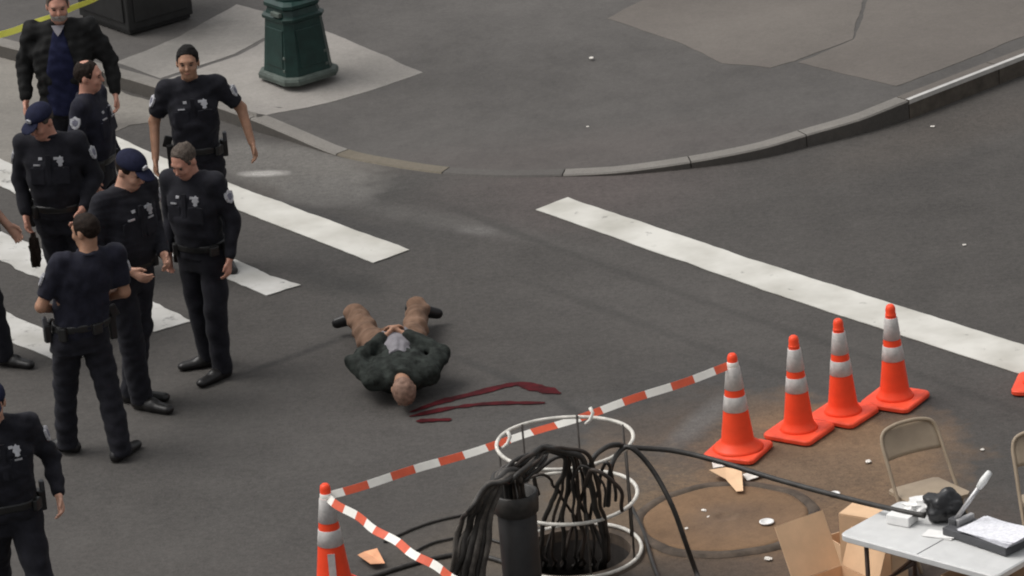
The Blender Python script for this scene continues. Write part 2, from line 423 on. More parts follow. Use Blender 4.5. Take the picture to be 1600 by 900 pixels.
def kerb():
    root = empty('kerb', (0, 0, 0)); tag(root, kind='structure')
    segs, cur, acc = [], [4], 0
    L = .95
    xs = [i for i in range(len(KC))]
    acc = 0; start = 0
    for i in range(1, len(KC)):
        acc += (KC[i]-KC[i-1]).length
        if acc > L or i == len(KC)-1:
            segs.append((start, i)); start = i; acc = 0
    for (a, b) in segs:
        mx = sum(KC[i].x for i in range(a, b+1))/(b-a+1); px = 800+F*(mx)/34
        steel = mx > W(1425, 155, .15).x
        tan = W(520, 240).x < mx < W(700, 270).x
        v, f = [], []
        pr = [(.0, -.2), (.0, -.012), (.012, 0), (KW-.004, 0), (KW-.004, -.2)]
        for j, i in enumerate(range(a, b+1)):
            p = KC[i].copy()
            if j == 0: p = p.lerp(KC[i+1], min(.3, .005/max(.001, (KC[i+1]-KC[i]).length)))
            if i == b: p = p.lerp(KC[i-1], min(.3, .005/max(.001, (KC[i-1]-KC[i]).length)))
            for (d, dz) in pr:
                q = p+KN[i]*d; q.z = p.z+dz+.002; v.append(q)
        m = len(pr); n = b-a+1
        fm = []
        for j in range(n-1):
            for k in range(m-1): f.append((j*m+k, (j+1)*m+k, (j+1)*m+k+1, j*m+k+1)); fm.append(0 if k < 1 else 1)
        f.append(tuple(range(m))); f.append(tuple((n-1)*m+k for k in range(m-1, -1, -1))); fm += [0, 0]
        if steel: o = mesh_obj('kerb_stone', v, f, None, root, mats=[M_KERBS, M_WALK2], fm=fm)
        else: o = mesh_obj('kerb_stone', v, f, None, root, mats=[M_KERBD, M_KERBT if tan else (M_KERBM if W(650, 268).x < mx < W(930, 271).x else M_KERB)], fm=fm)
        if steel:
            pts = [KC[i] for i in range(a, b+1)]
            v, f = [], []
            for i in range(a, b+1):
                for (d, dz) in ((-.006, -.03), (-.006, .006), (.035, .006), (.035, -.03)):
                    q = KC[i]+KN[i]*d; q.z = KC[i].z+dz; v.append(q)
            n = b-a+1
            for j in range(n-1):
                for k in range(4): f.append((j*4+k, (j+1)*4+k, (j+1)*4+(k+1) % 4, j*4+(k+1) % 4))
            mesh_obj('steel_edge', v, f, M_STEEL, o)
kerb()
# gutter and sidewalk slabs
def wp(pts, z): return [W(x, y, z) for x, y in pts]
tag(slab('gutter', wp([(-250, 0), (-40, 74), (90, 117), (180, 143), (245, 162), (238, 192), (200, 196), (150, 222), (90, 238), (40, 252), (0, 260), (-300, 190)], 0), M_GUT, z=.004, amp=.05, seed=3), kind='structure')
def walk_slab(pts, m, seed, off=.003, amp=.02): 
    o = slab('paving_slab', wp(pts, .135), m, amp=amp, seed=seed, drape=WBVH, off=off, thick=.04, parent=WALK)
    return o
walk_slab([(660, 106), (520, 145), (402, 176), (330, 150), (255, 122), (372, 84), (470, 30)], M_SLAB, 1)
walk_slab([(465, 29), (368, 82), (250, 120), (182, 95), (280, 55), (370, 6)], M_SLAB, 2)
walk_slab([(948, 28), (1060, 65), (1130, 96), (1205, 102), (1243, 92), (1330, 60), (1370, -60), (1130, -60)], M_WALK2, 4, .003, .022)
walk_slab([(1248, 94), (1330, 116), (1400, 138), (1500, 101), (1640, 45), (1720, -60), (1376, -60), (1336, 60)], M_WALK2, 5, .003, .022)

# road markings
def bar(pts, m, seed, amp=.012, name='crossing_bar'):
    return tag(slab(name, wp(pts, 0), m, z=.010, thick=.006, amp=amp, seed=seed, step=.05), kind='structure')
bar([(640, 392), (584, 412), (357, 323.5), (228, 273), (120, 231), (60, 207), (115, 186), (180, 214), (236, 240), (348, 284)], M_PAINT, 1)
bar([(464, 448), (416, 463), (310, 419), (234, 387), (30, 305), (-80, 260), (-60, 225), (20, 258), (130, 305), (264, 360), (360, 404)], M_PAINT2, 2, .03)
bar([(302, 503), (241, 519), (86, 447), (8, 413), (-60, 383), (-30, 350), (60, 388), (230, 470)], M_PAINT2, 3, .03)
bar([(150, 552), (93, 570), (4, 528), (-60, 498), (-30, 465), (10, 490), (102, 531)], M_PAINT2, 4, .025)
bar([(838, 329), (886, 310), (1200, 415), (1600, 541), (1760, 590), (1760, 640), (1600, 588), (1200, 457)], M_PAINT, 6, .01, 'stop_line')

def ribbon_on_ground(name, pts, width, m, z=.006, jit=.02, seed=0, taper=True, n=8):
    path = catmull([W(x, y, 0) for x, y in pts], n); v, f = [], []
    for i, p in enumerate(path):
        a, b = path[max(0, i-1)], path[min(len(path)-1, i+1)]
        t = (b-a); t.z = 0; t.normalize(); s = Vector((-t.y, t.x, 0))
        k = i/(len(path)-1); w = width if not callable(width) else width(k)
        if taper: w *= min(1, 8*k+.25, 8*(1-k)+.25)
        off = mnoise.noise(p*1.7+Vector((seed, 0, 0)))*jit
        ww = w*(1+.6*mnoise.noise(p*5+Vector((0, seed, 0)))+.5*mnoise.noise(p*17+Vector((0, seed, 0))))
        q = p+s*off
        v += [q+s*ww/2+Vector((0, 0, z)), q-s*ww/2+Vector((0, 0, z))]
    for i in range(len(path)-1): f.append((2*i, 2*i+1, 2*i+3, 2*i+2))
    return mesh_obj(name, v, f, m)
# ------------------------------------------------------------------ street furniture behind
def lamp_post():
    c = W(467, 117, .135); c.z = .141
    root = empty('lamp_post', c, -.944)
    tag(root, 'dark green cast-iron lamp post with a chamfered square pedestal on the concrete corner slab', 'lamp post'); root.scale = (1.22, 1.22, 1.08)
    def sq(h, ch): return [(h, -h+ch), (h, h-ch), (h-ch, h), (-h+ch, h), (-h, h-ch), (-h, -h+ch), (-h+ch, -h), (h-ch, -h)]
    def stack(name, lv, m, smooth=False):
        v, f = [], []
        for (h, ch, z) in lv: v += [(x, y, z) for x, y in sq(h, ch)]
        for i in range(len(lv)-1):
            for k in range(8): f.append((i*8+k, i*8+(k+1) % 8, (i+1)*8+(k+1) % 8, (i+1)*8+k))
        f.append(tuple(range(7, -1, -1))); f.append(tuple((len(lv)-1)*8+k for k in range(8)))
        return mesh_obj(name, v, f, m, root)
    stack('base_flange', [(.222, .07, 0), (.225, .07, .03), (.218, .068, .05), (.195, .062, .058)], M_GREENL)
    b = stack('pedestal', [(.192, .06, .05), (.188, .06, .09), (.158, .05, .46), (.156, .05, .47)], M_GREEN)
    stack('cornice', [(.156, .05, .466), (.17, .05, .478), (.172, .05, .50), (.15, .045, .515), (.14, .045, .56), (.155, .045, .575), (.155, .045, .60), (.12, .04, .62)], M_GREEN)
    # recessed looking door panel and bolts
    for k in range(4):
        a = k*math.pi/2
        Rm = Matrix.Rotation(a, 3, 'Z')
        bm = bmesh.new()
        add_box(bm, Rm @ Vector((.174, 0, .265)), (.012, .20, .30), (Rm @ Matrix.Rotation(R(-4.4), 3, 'Y')), .006)
        bm_obj('panel', bm, M_GREEN, root)
        for z, yy in ((.20, .13), (.10, .13)):
            bm = bmesh.new(); add_box(bm, Rm @ Vector((.186-.08*(z-.05), yy-.02, z)), (.02, .022, .022), Rm, .005); bm_obj('bolt', bm, M_GREENL, root)
    bm = bmesh.new(); add_box(bm, Vector((.05, -.168, .535)), (.10, .03, .035), None, .006); bm_obj('plate', bm, M_GREENL, root)
    prof = [(.115, .60), (.125, .63), (.11, .66), (.095, .70), (.09, .9), (.085, 1.2), (.10, 1.22), (.10, 1.25), (.075, 1.28), (.055, 3.8), (.075, 3.82), (.075, 3.86), (.04, 3.9)]
    lathe('shaft', prof, M_GREEN, root, n=20)
    lathe('lantern', [(.05, 3.88), (.12, 3.95), (.16, 4.25), (.17, 4.3), (.06, 4.45), (.02, 4.55)], M_GREEN, root, n=16)
lamp_post()

def street_bin():
    c = W(203, 56, .135); c.z = .137
    root = empty('litter_bin', c, math.atan2(DB.y, DB.x))   # local +x along the far face, +y away
    tag(root, 'black box-shaped metal bin standing on the sidewalk behind the bearded man', 'litter bin')
    w, d, h = .66, .80, 1.1
    box('body', (w/2, d/2, h/2+.03), (w, d, h), M_BLACKM, root, bev=.012)
    box('plinth', (w/2, d/2, .02), (w-.04, d-.04, .04), M_BLACKM, root)
    box('lid', (w/2, d/2, h+.055), (w+.04, d+.04, .05), M_BLACKM, root, bev=.012)
    box('door_panel', (w/2, -.004, h/2), (w-.12, .02, h-.2), M_BLACKM, root, bev=.008)
    box('side_panel', (-.004, d/2, h/2), (.02, d-.12, h-.2), M_BLACKM, root, bev=.008)
street_bin()

def ribbon(name, a, b, wid, m, sag=.0, stripes=None, twist=.0, n=40, parent=None, phase=0, wob=.010):
    v, f, fm = [], [], []
    a, b = Vector(a), Vector(b); L = (b-a).length; t = (b-a).normalized()
    side = t.cross(Vector((0, 0, 1))).normalized(); up = side.cross(t)
    for i in range(n+1):
        k = i/n; p = a.lerp(b, k); p.z -= sag*4*k*(1-k)
        an = -R(42)+twist*k*math.pi+.25*math.sin(k*9+phase)
        wv = (up*math.cos(an)+side*math.sin(an))*wid/2
        p = p+side*wob*math.sin(k*23+phase)
        th = side*.0012
        v += [p+wv+th, p-wv+th, p-wv-th, p+wv-th]
    for i in range(n):
        for j in range(4):
            f.append((4*i+j, 4*i+(j+1) % 4, 4*(i+1)+(j+1) % 4, 4*(i+1)+j)); 
            fm.append(0 if not stripes else int((((i+.5)/n*L)+phase)/stripes) % 2)
    f += [(0, 1, 2, 3), (4*n+3, 4*n+2, 4*n+1, 4*n)]; fm += [0, 0]
    return mesh_obj(name, v, f, None, parent, mats=[m, M_TRED] if stripes else [m], fm=fm)

# ------------------------------------------------------------------ traffic cones, tapes
def cone(px, py, rz, label, H=.70, fl=1.0, lean=(0, 0), rb=1.0):
    c = W(px, py, 0)
    root = empty('traffic_cone', c + Vector((0, 0, .010)), rz); root.rotation_euler = (lean[0], lean[1], rz)
    tag(root, label, 'traffic cone', 'orange traffic cones around the street works')
    bm = bmesh.new()
    h, ch = .182, .045; pts = []
    for k in range(4):
        a = k*math.pi/2+math.pi/4
        cx, cy = (h-ch)*math.copysign(1, math.cos(a)), (h-ch)*math.copysign(1, math.sin(a))
        for j in range(4):
            b = k*math.pi/2+j*math.pi/6; pts.append((cx+ch*math.cos(b), cy+ch*math.sin(b)))
    v, f = [], []; n = len(pts)
    for z, s in ((0, .98), (.006, 1.0), (.026, 1.0), (.034, .965), (.038, .85)): v += [(x*s, y*s, z) for x, y in pts]
    for i in range(4):
        for k in range(n): f.append((i*n+k, i*n+(k+1) % n, (i+1)*n+(k+1) % n, (i+1)*n+k))
    f += [tuple(range(n-1, -1, -1)), tuple(4*n+k for k in range(n))]
    mesh_obj('base', v, f, M_ORANGE2, root)
    r0, r1 = .104*rb, .030
    def rad(t): return r0+(r1-r0)*t
    def zz(t): return .036+(H-.036)*t
    prof = [(r0*1.28*fl, .030), (r0*1.13*fl, .055), (rad(.06), .085)] + [(rad(t), zz(t)) for t in (.1, .2, .38, .5, .6, .75, .86)] + [(r1*1.12, zz(.875)), (r1*1.12, zz(.955)), (r1*.95, zz(.985)), (r1*.6, H)]
    lathe('cone_body', prof, M_ORANGE, root)
    for (a, b) in ((.41, .565), (.635, .865)):
        lathe('reflective_band', [(rad(a)+.0005, zz(a)), (rad(a)+.003, zz(a)+.002), (rad(b)+.003, zz(b)-.002), (rad(b)+.0005, zz(b))], M_BAND, root)
    lathe('cap_rim', [(r1*1.0, zz(.872)), (r1*1.22, zz(.88)), (r1*1.22, zz(.90)), (r1*1.0, zz(.91))], M_ORANGE, root)
    return root
CA = cone(1154, 709, -.5, 'orange cone with a flared foot that the long striped tape is tied to', .695, 1.18, rb=1.12)
cone(1249, 679, -.62, 'orange cone between the tape-tied cone and the two cones by the stop line', .69)
cone(1318, 652, -.66, 'third orange cone from the tape end, its base touching its neighbour', .69)
cone(1399, 629, -.58, 'orange cone overlapping the white stop line, rearmost of the row of four', .69)
cone(1628, 606, -.3, 'orange cone cut off by the right edge beyond the stop line', .70, lean=(.35, -.9) if False else (0, 0))
CL = cone(524, 924, -.9, 'orange cone in the lower foreground where both striped tapes meet', .715, 1.1, rb=1.1)
o = box('sticker', (0, 0, 0), (.045, .004, .16), M_BAND, CL, bev=.001)
o.matrix_parent_inverse = Matrix.Identity(4)
ang = .9   # faces the camera
o.location = Matrix.Rotation(.9, 3, 'Z') @ Vector((0, -.098, .20)); o.rotation_euler = (R(-7), 0, .9)

TA = CL.location + Vector((.0, 0, .63)); TB = CA.location + Vector((0, 0, .615))
dirx = (TB-TA).normalized()
t = ribbon('barrier_tape', TA+dirx*.03, TB-dirx*.03, .05, M_TWHT, sag=.02, stripes=.178, n=190, phase=.08)
tag(t, 'long red and white striped tape strung between two cones past the wire cage', 'tape', 'striped barrier tapes')
TE = W(745, 925, .62)
d2 = (TE-TA).normalized()
t = ribbon('barrier_tape', TA+d2*.035, TA+d2*1.75, .05, M_TWHT, sag=.01, stripes=.13, n=120, phase=.06)
tag(t, 'short red and white striped tape running from the foreground cone towards the lower right', 'tape', 'striped barrier tapes')
lathe('tape_wrap', [(.036, .60), (.040, .605), (.037, .65), (.033, .655)], M_TWHT, CL, n=20)
lathe('tape_wrap', [(.039, .585), (.043, .59), (.037, .635), (.034, .64)], M_TWHT, CA, n=20)
YA, YB = W(-60, 72, 1.25), W(170, -12, 1.25)
t = ribbon('police_tape', YA, YB, .05, M_TYEL, sag=.03, n=60, twist=.3)
tag(t, 'yellow tape stretched behind the bearded man in the top left corner', 'tape')

# ------------------------------------------------------------------ manhole, wire cage, cables
def manhole():
    root = empty('open_manhole', (HOLE.x, HOLE.y, 0))
    tag(root, 'open round manhole under the white ringed wire cage', 'manhole')
    n = 40; v, f = [], []
    for z in (.0, -1.6):
        for k in range(n): v.append((.358*math.cos(2*math.pi*k/n), .358*math.sin(2*math.pi*k/n), z))
    for k in range(n): f.append((k, (k+1) % n, n+(k+1) % n, n+k))
    f.append(tuple(n+k for k in range(n)))
    mesh_obj('shaft_wall', v, f, M_HOLE, root)
    v, f = [], []
    pr = [(.357, -.05), (.357, .022), (.43, .022), (.445, .004), (.445, -.02)]
    for r, z in pr:
        for k in range(n): v.append((r*math.cos(2*math.pi*k/n), r*math.sin(2*math.pi*k/n), z))
    for i in range(len(pr)-1):
        for k in range(n): f.append((i*n+k, i*n+(k+1) % n, (i+1)*n+(k+1) % n, (i+1)*n+k))
    mesh_obj('frame_ring', v, f, M_RUSTD, root)
manhole()
def circ(c, r, z, n=48, ph=0): return [Vector((c[0]+r*math.cos(2*math.pi*k/n+ph), c[1]+r*math.sin(2*math.pi*k/n+ph), z)) for k in range(n)]
def cage():
    root = empty('manhole_guard', (HOLE.x, HOLE.y, 0))
    tag(root, 'wire guard cage of three white rings and thin dark rods around the open manhole', 'guard cage')
    for k, z in enumerate((.03, .40, .77)):
        rg = [Vector((p.x, p.y, p.z+.008*math.sin(i*.26+k))) for i, p in enumerate(circ((0, 0), .425, z))]
        tube('ring', rg, .0125, M_RING, root, 8, True)
    for k in range(7):
        a = 2*math.pi*k/7+.45
        x, y = .41*math.cos(a), .41*math.sin(a)
        tube('upright', [(x, y, .004), (x*1.01, y*1.01, .3), (x, y, .78)], .008, M_ROD, root, 6)
    # knotted tape ends on the top ring
    for (px, py, e) in ((793, 692, 1), (922, 655, 2)):
        p = W(px, py, .82)-Vector((HOLE.x, HOLE.y, 0))
        v, f = tube_geo([p+Vector((-.03, 0, -.03)), p+Vector((0, -.01, .0)), p+Vector((.02, 0, .04)), p+Vector((.005, .01, .075))], .012, 6)
        mesh_obj('tied_strip', v, f, M_TWHT, root, True)
cage()
def cover():
    root = empty('utility_cover', (COVER.x, COVER.y, 0))
    tag(root, 'large rust-brown round utility cover sunk in the dirt-stained roadway', 'manhole cover')
    n = 48
    def ringmesh(name, pr, m):
        v, f = [], []
        for r, z in pr:
            for k in range(n):
                a = 2*math.pi*k/n; rr = r*(1+.012*math.sin(5*a)+.008*math.sin(11*a+1)); v.append((rr*math.cos(a), rr*math.sin(a), z))
        for i in range(len(pr)-1):
            for k in range(n): f.append((i*n+k, i*n+(k+1) % n, (i+1)*n+(k+1) % n, (i+1)*n+k))
        if pr[-1][0] < .2: f.append(tuple((len(pr)-1)*n+k for k in range(n)))
        return mesh_obj(name, v, f, m, root, True)
    ringmesh('rim', [(.60, .002), (.585, .020), (.535, .024), (.52, .006)], M_RUSTD)
    d = ringmesh('cover_plate', [(.522, .005), (.515, .016), (.49, .020), (.30, .018), (.12, .020), (.10, .028), (.06, .028), (.05, .022), (.02, .022)], None)
    d.data.materials.clear(); d.data.materials.append(M_RUST2)
M_RUST2 = surface('rusty_cover_plate', (.235, .142, .078), [(Vector((0, 0, 0)), .2, .2, 0, (.16, .11, .075), .7, .6, .4), (Vector((.1, -.1, 0)), .4, .25, .3, (.19, .122, .078), .5, .5, .6)], speck=.3, blotch=.5)
cover()

PIPE = W(822, 972)
def pipe():
    root = empty('conduit_pipe', (PIPE.x, PIPE.y, .002)); tag(root, 'upright black plastic conduit pipe with collar standing in front of the cage', 'pipe')
    lathe('pipe_body', [(.115, 0), (.118, .02), (.118, .74), (.11, .75)], M_PIPE, root)
    v, f = [], []; n = 28; pr = [(.117, .72), (.134, .735), (.138, .80), (.138, .855), (.128, .862), (.112, .855), (.108, .70), (.02, .69)]
    for r, z in pr:
        for k in range(n): v.append((r*math.cos(2*math.pi*k/n), r*math.sin(2*math.pi*k/n), z))
    for i in range(len(pr)-1):
        for k in range(n): f.append((i*n+k, i*n+(k+1) % n, (i+1)*n+(k+1) % n, (i+1)*n+k))
    mesh_obj('collar', v, f, M_CABLE, root, True)
pipe()
def cable(pts, r, m, label, grp='black cables around the wire cage', n=7, jit=0):
    P = [p if isinstance(p, Vector) else W(*p) for p in pts]
    P = catmull(P, n)
    if jit: P = [p+Vector((mnoise.noise(p*6), mnoise.noise(p*6+Vector((3, 1, 2))), mnoise.noise(p*6+Vector((7, 7, 1)))))*jit for p in P]
    o = tube('cable', P, r, m, None, 8)
    return tag(o, label, 'cable', grp)
LB_IN = 'black cable rising out of the manhole inside the wire cage'
LB_LEFT = 'dusty black cable drooping in the bundle left of the conduit pipe'
LB_PIPE = 'thick black cable arching from the conduit pipe over the cage ring'
# cables from the pipe over the top ring and down into the hole
for k, (dx, dy, xm, ym, zm, xb, r) in enumerate([(-.03, .03, 815, 735, 1.06, 846, .020), (.03, -.02, 826, 728, 1.06, 862, .013), (-.05, -.03, 806, 722, 1.10, 878, .018), (.04, .04, 835, 732, 1.02, 898, .012),
                                               (0, .0, 820, 716, 1.10, 912, .015), (.02, .05, 838, 722, 1.05, 930, .012), (-.02, .05, 830, 708, 1.10, 947, .024), (.05, .0, 842, 712, 1.06, 953, .017)]):
    xa, ya = 893+(k-4)*3+max(0, k-5)*8, 716-(k % 3)*4
    cable([PIPE+Vector((dx, dy, .60)), PIPE+Vector((dx, dy, .88)), (xm-14, ym+18, zm-.04), (xm+14, ym-10, zm), (xa-28, ya-10, 1.0), (xa, ya, .93), (xa*.75+xb*.25+4, ya+32, .76), (xa*.3+xb*.7, 800, .45), (xb, 850, .18), (xb*.9+89.7, 880, -.03), (xb*.8+179.4, 890, -.4)],
          r*.78, M_CABLEB if k % 3 == 1 else M_CABLE, LB_PIPE, jit=.022)
for k, (x0, xt, yt, x1) in enumerate([(852, 905, 730, 940), (930, 850, 742, 812), (905, 945, 722, 958), (880, 925, 738, 968), (948, 880, 715, 836)]):
    cable([(x0*.7+269, 890, -.4), (x0, 872, .02), (x0*.7+xt*.3, 825, .26), (x0*.3+xt*.7, 770, .6), (xt, yt, .88), (x1, yt+22, .76), (x1+4, yt+60, .55)], .008+.0015*k, M_CABLEB if k % 2 else M_CABLE, LB_IN, jit=.02)
# ring loops on the right of the top ring
cable([(920, 760, .68), (925, 720, .88), (945, 700, .93), (965, 695, .90), (984, 699, .84), (1050, 704, .80), (1120, 720, .76), (1210, 748, .74), (1320, 778, .76), (1400, 797, .80), (1445, 806, .80)], .017, M_CABLE, 'long black cable sagging from the cage across to the folding table')
cable([(950, 790, .5), (955, 730, .8), (972, 702, .86), (990, 702, .86), (1020, 735, .72), (1050, 790, .52), (1072, 850, .26), (1090, 900, .02), (1110, 950, .015)], .016, M_CABLE, 'black cable bowing from the cage down to the ground over the brown cover')
# left bundle
for k in range(8):
    a = k*7
    cable([(838-k*3, 740+k*2, .95), (812-k*2, 728+k*3, 1.05), (788-k*4, 738+k*4, 1.06), (766-k*4, 768+k*4, .98), (752-k*4+random.uniform(-8, 8), 815, .80), (735-k*3+random.uniform(-10, 10), 868, .56), (726-k*3+random.uniform(-14, 14), 925, .30), (715-k*8, 985, .03)],
          random.choice((.010, .013, .016, .022)), M_CABLEG if k % 3 != 1 else M_CABLE, LB_LEFT, jit=.035)
for k in range(4):
    cable([(820-k*5, 742, .96), (796-k*6, 742, 1.02), (778-k*6, 765+k*3, .98), (768-k*6, 815, .8), (758-k*9, 880, .52), (750-k*9, 940, .25), (746-k*12, 985, .03)], random.choice((.014, .018, .022)), M_CABLE if k % 2 else M_CABLEG, LB_LEFT, jit=.02)
cable([(500, 925, .014), (570, 905, .014), (625, 887, .014), (680, 872, .014), (730, 866, .014), (790, 880, .014), (840, 915, .014)], .016, M_CABLE, 'black cable lying on the road from the cage towards the foreground cone')
cable([(600, 846, .012), (655, 822, .012), (705, 808, .012), (760, 800, .012), (800, 806, .012), (850, 830, .012)], .010, M_TARL, 'faint thin cable lying on the asphalt left of the cage')
cable([(636, 868, .012), (680, 847, .012), (740, 838, .012), (790, 850, .012)], .009, M_CABLE, 'thin dark cable lying between the tape and the drooping bundle')
cable([(985, 790, .012), (1005, 830, .014), (1020, 880, .014), (1040, 930, .014)], .014, M_CABLE, 'short dark cable lying on the road right of the cage')

# ------------------------------------------------------------------ folding chairs, table and what is on it
def chair(px, py, rz, label):
    s = W(px, py, .44)
    root = empty('folding_chair', (s.x, s.y, .006), rz); tag(root, label, 'folding chair', 'tan metal folding chairs')
    # seat: bevelled plate, front at -y
    bm = bmesh.new(); v = []
    out = [(-.20, -.17), (-.17, -.20), (.17, -.20), (.20, -.17), (.18, .18), (.155, .20), (-.155, .20), (-.18, .18)]
    vsx = [bm.verts.new((x, y, .44-.02*(y > .1))) for x, y in out]; bm.faces.new(vsx)
    g = bmesh.ops.extrude_face_region(bm, geom=bm.faces[:])
    for q in g['geom']:
        if isinstance(q, bmesh.types.BMVert): q.co.z -= .022
    bm_obj('seat', bm, M_CHAIR, root); root.scale = (.98, .98, .97)
    # main hoop: front feet -> up along the back -> over the top
    hoop = []
    for sgn in (-1, 1):
        pts = [(sgn*.215, -.25, .01), (sgn*.212, .0, .40), (sgn*.205, .13, .62), (sgn*.20, .20, .74), (sgn*.17, .225, .80), (sgn*.09, .235, .825)]
        hoop.append(pts)
    path = hoop[0] + [(0, .237, .83)] + hoop[1][::-1]
    tube('back_frame', catmull(path, 5), .0125, M_CHAIR, root, 8)
    for sgn in (-1, 1):
        tube('rear_leg', [(sgn*.19, .22, .01), (sgn*.19, .0, .25), (sgn*.19, -.14, .43)], .0115, M_CHAIR, root, 8)
    tube('crossbar', [(-.19, .16, .09), (.19, .16, .09)], .009, M_CHAIR, root, 6)
    tube('crossbar', [(-.212, -.19, .11), (.212, -.19, .11)], .009, M_CHAIR, root, 6)
    v, f = [], []
    n = 12
    for j, (z, y, hw) in enumerate(((.635, .140, .198), (.66, .152, .199), (.74, .195, .192), (.79, .219, .172), (.82, .231, .11))):
        for k in range(n+1):
            x = -hw+2*hw*k/n; v.append((x, y+.03*(1-(x/.2)**2)*.9, z))
    for j in range(4):
        for k in range(n): f.append((j*(n+1)+k, j*(n+1)+k+1, (j+1)*(n+1)+k+1, (j+1)*(n+1)+k))
    o = mesh_obj('backrest', v, f, M_CHAIR, root, True)
    md = o.modifiers.new('s', 'SOLIDIFY'); md.thickness = .012
chair(1450, 764, R(24), 'tan metal folding chair standing behind the white table, near the row of cones')
chair(1648, 780, R(8), 'tan metal folding chair cut off by the right edge of the picture')

TZ = .735
tl = W(1310, 834, TZ); tr = W(1556, 901, TZ)
tdx = (tr-tl).normalized(); tdy = Vector((-tdx.y, tdx.x, 0))
TROT = math.atan2(tdx.y, tdx.x); TLEN, TDEP = (tr-tl).length, .60
def T(x, y, z=0): return tl+tdx*x+tdy*y+Vector((0, 0, z))
def table():
    root = empty('folding_table', (tl.x, tl.y, .004), TROT); tag(root, 'white plastic folding table with dark metal legs in the lower right', 'table')
    z = TZ-.004
    h = []
    for cx, cy, a0 in ((TLEN-.05, .05, -90), (TLEN-.05, TDEP-.05, 0), (.05, TDEP-.05, 90), (.05, .05, 180)):
        for j in range(5): a = R(a0+j*22.5); h.append((cx+.05*math.cos(a), cy+.05*math.sin(a)))
    for (nm, x0, x1) in (('table_top', 0, 1),):
        v, f = [], []; n = len(h); c = (TLEN/2, TDEP/2)
        for s, zz in ((.985, z-.045), (1.0, z-.038), (1.0, z-.008), (.985, z)): v += [(c[0]+(x-c[0])*s, c[1]+(y-c[1])*(s if s == 1 else s-.012), zz) for x, y in h]
        for i in range(3):
            for k in range(n): f.append((i*n+k, i*n+(k+1) % n, (i+1)*n+(k+1) % n, (i+1)*n+k))
        f += [tuple(range(n-1, -1, -1)), tuple(3*n+k for k in range(n))]
        mesh_obj(nm, v, f, M_TABLE, root)
    box('fold_seam', (TLEN/2, TDEP/2, z+.0005), (.006, TDEP-.02, .002), M_GREY, root, bev=0)
    for x in (.14, TLEN-.14):
        for y in (.08, TDEP-.08):
            tube('leg', [(x, y, z-.045), (x, y, .01)], .014, M_LEG, root, 8)
        tube('leg_crossbar', [(x, .08, .12), (x, TDEP-.08, .12)], .011, M_LEG, root, 8)
        tube('brace', [(x, .3, .38), (x+(.34 if x < .5 else -.34), .3, z-.05)], .011, M_LEG, root, 8)
        tube('leg_crossbar', [(x, .08, .38), (x, TDEP-.08, .38)], .011, M_LEG, root, 8)
table()

def crumple(name, c, size, m, label, cat, seed=0, amp=.35, sub=3, parent=None, freq=2.2):
    bm = bmesh.new(); bmesh.ops.create_icosphere(bm, subdivisions=sub, radius=1)
    for v in bm.verts:
        n = v.co.normalized(); k = 1+amp*mnoise.noise(n*freq+Vector((seed, 0, 0)))+amp*.6*abs(mnoise.noise(n*freq*2.3+Vector((0, seed, 0))))
        v.co = Vector((n.x*size[0]*k, n.y*size[1]*k, n.z*size[2]*k))
    lo = min(v.co.z for v in bm.verts)
    cut = lo+size[2]*.25
    for v in bm.verts: v.co.z = max(v.co.z, cut)-cut
    o = bm_obj(name, bm, m, parent, smooth=(sub > 3)); o.location = c
    if label: tag(o, label, cat)
    return o
def carton(name, c, rz, s, label, flaps=(), tilt=0, grp='cardboard boxes around the folding table', top=False):
    """open carton; s = (w, d, h); flaps: (side, angle in degrees from vertical outwards, length)"""
    root = empty(name, c, rz); tag(root, label, 'cardboard box', grp)
    w, d, h = s; t = .006
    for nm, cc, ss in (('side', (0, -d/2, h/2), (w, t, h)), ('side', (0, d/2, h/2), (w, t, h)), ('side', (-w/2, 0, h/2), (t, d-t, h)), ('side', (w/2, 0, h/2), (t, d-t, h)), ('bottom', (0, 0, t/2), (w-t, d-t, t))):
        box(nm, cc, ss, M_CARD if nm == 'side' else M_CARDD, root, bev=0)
    if top: box('lid', (0, 0, h+.004), (w, d, .006), M_CARD, root, bev=0)
    for (sd_, an, ln) in flaps:
        a = {'f': 0, 'r': 90, 'b': 180, 'l': 270}[sd_]
        Rz = Matrix.Rotation(R(a), 3, 'Z'); wd = w if sd_ in 'fb' else d; off = d/2 if sd_ in 'fb' else w/2
        Rx = Matrix.Rotation(R(an), 3, 'X')
        cc = Rz @ (Vector((0, -off, h)) + Rx @ Vector((0, 0, ln/2+.004)))
        box('flap', cc, (wd-.01, .005, ln), M_CARD, root, rot=Rz @ Rx, bev=0)
    return root
# boxes: the tilted-flap carton left of the table, the one behind it, one under the table front
hm = W(1277, 897, .33); out_ = Vector((-.54, .84, 0))
c1 = hm-out_*.18
carton('cardboard_box', (c1.x, c1.y, .012), R(32.7), (.37, .36, .318), 'open cardboard box with one big flap leaning up and outwards, left of the white table', flaps=(('b', 26, .345), ('r', 20, .24)))
c2 = W(1352, 912, 0)
carton('cardboard_box', (c2.x, c2.y, .012), R(26), (.34, .30, .30), 'brown cardboard box on the ground seen between the legs of the white table', flaps=(('r', 110, .12),))
c3 = W(1560, 1045, 0)
carton('cardboard_box', (c3.x, c3.y, .012), R(-50), (.5, .36, .58), 'cardboard box standing at the front edge under the white table', flaps=(('b', 80, .15), ('r', 100, .14)))
c4 = W(1362, 800, .58); c4.z = .008
carton('cardboard_box', c4, TROT+R(10), (.34, .20, .57), 'tall closed cardboard box behind the left end of the white table', top=True)
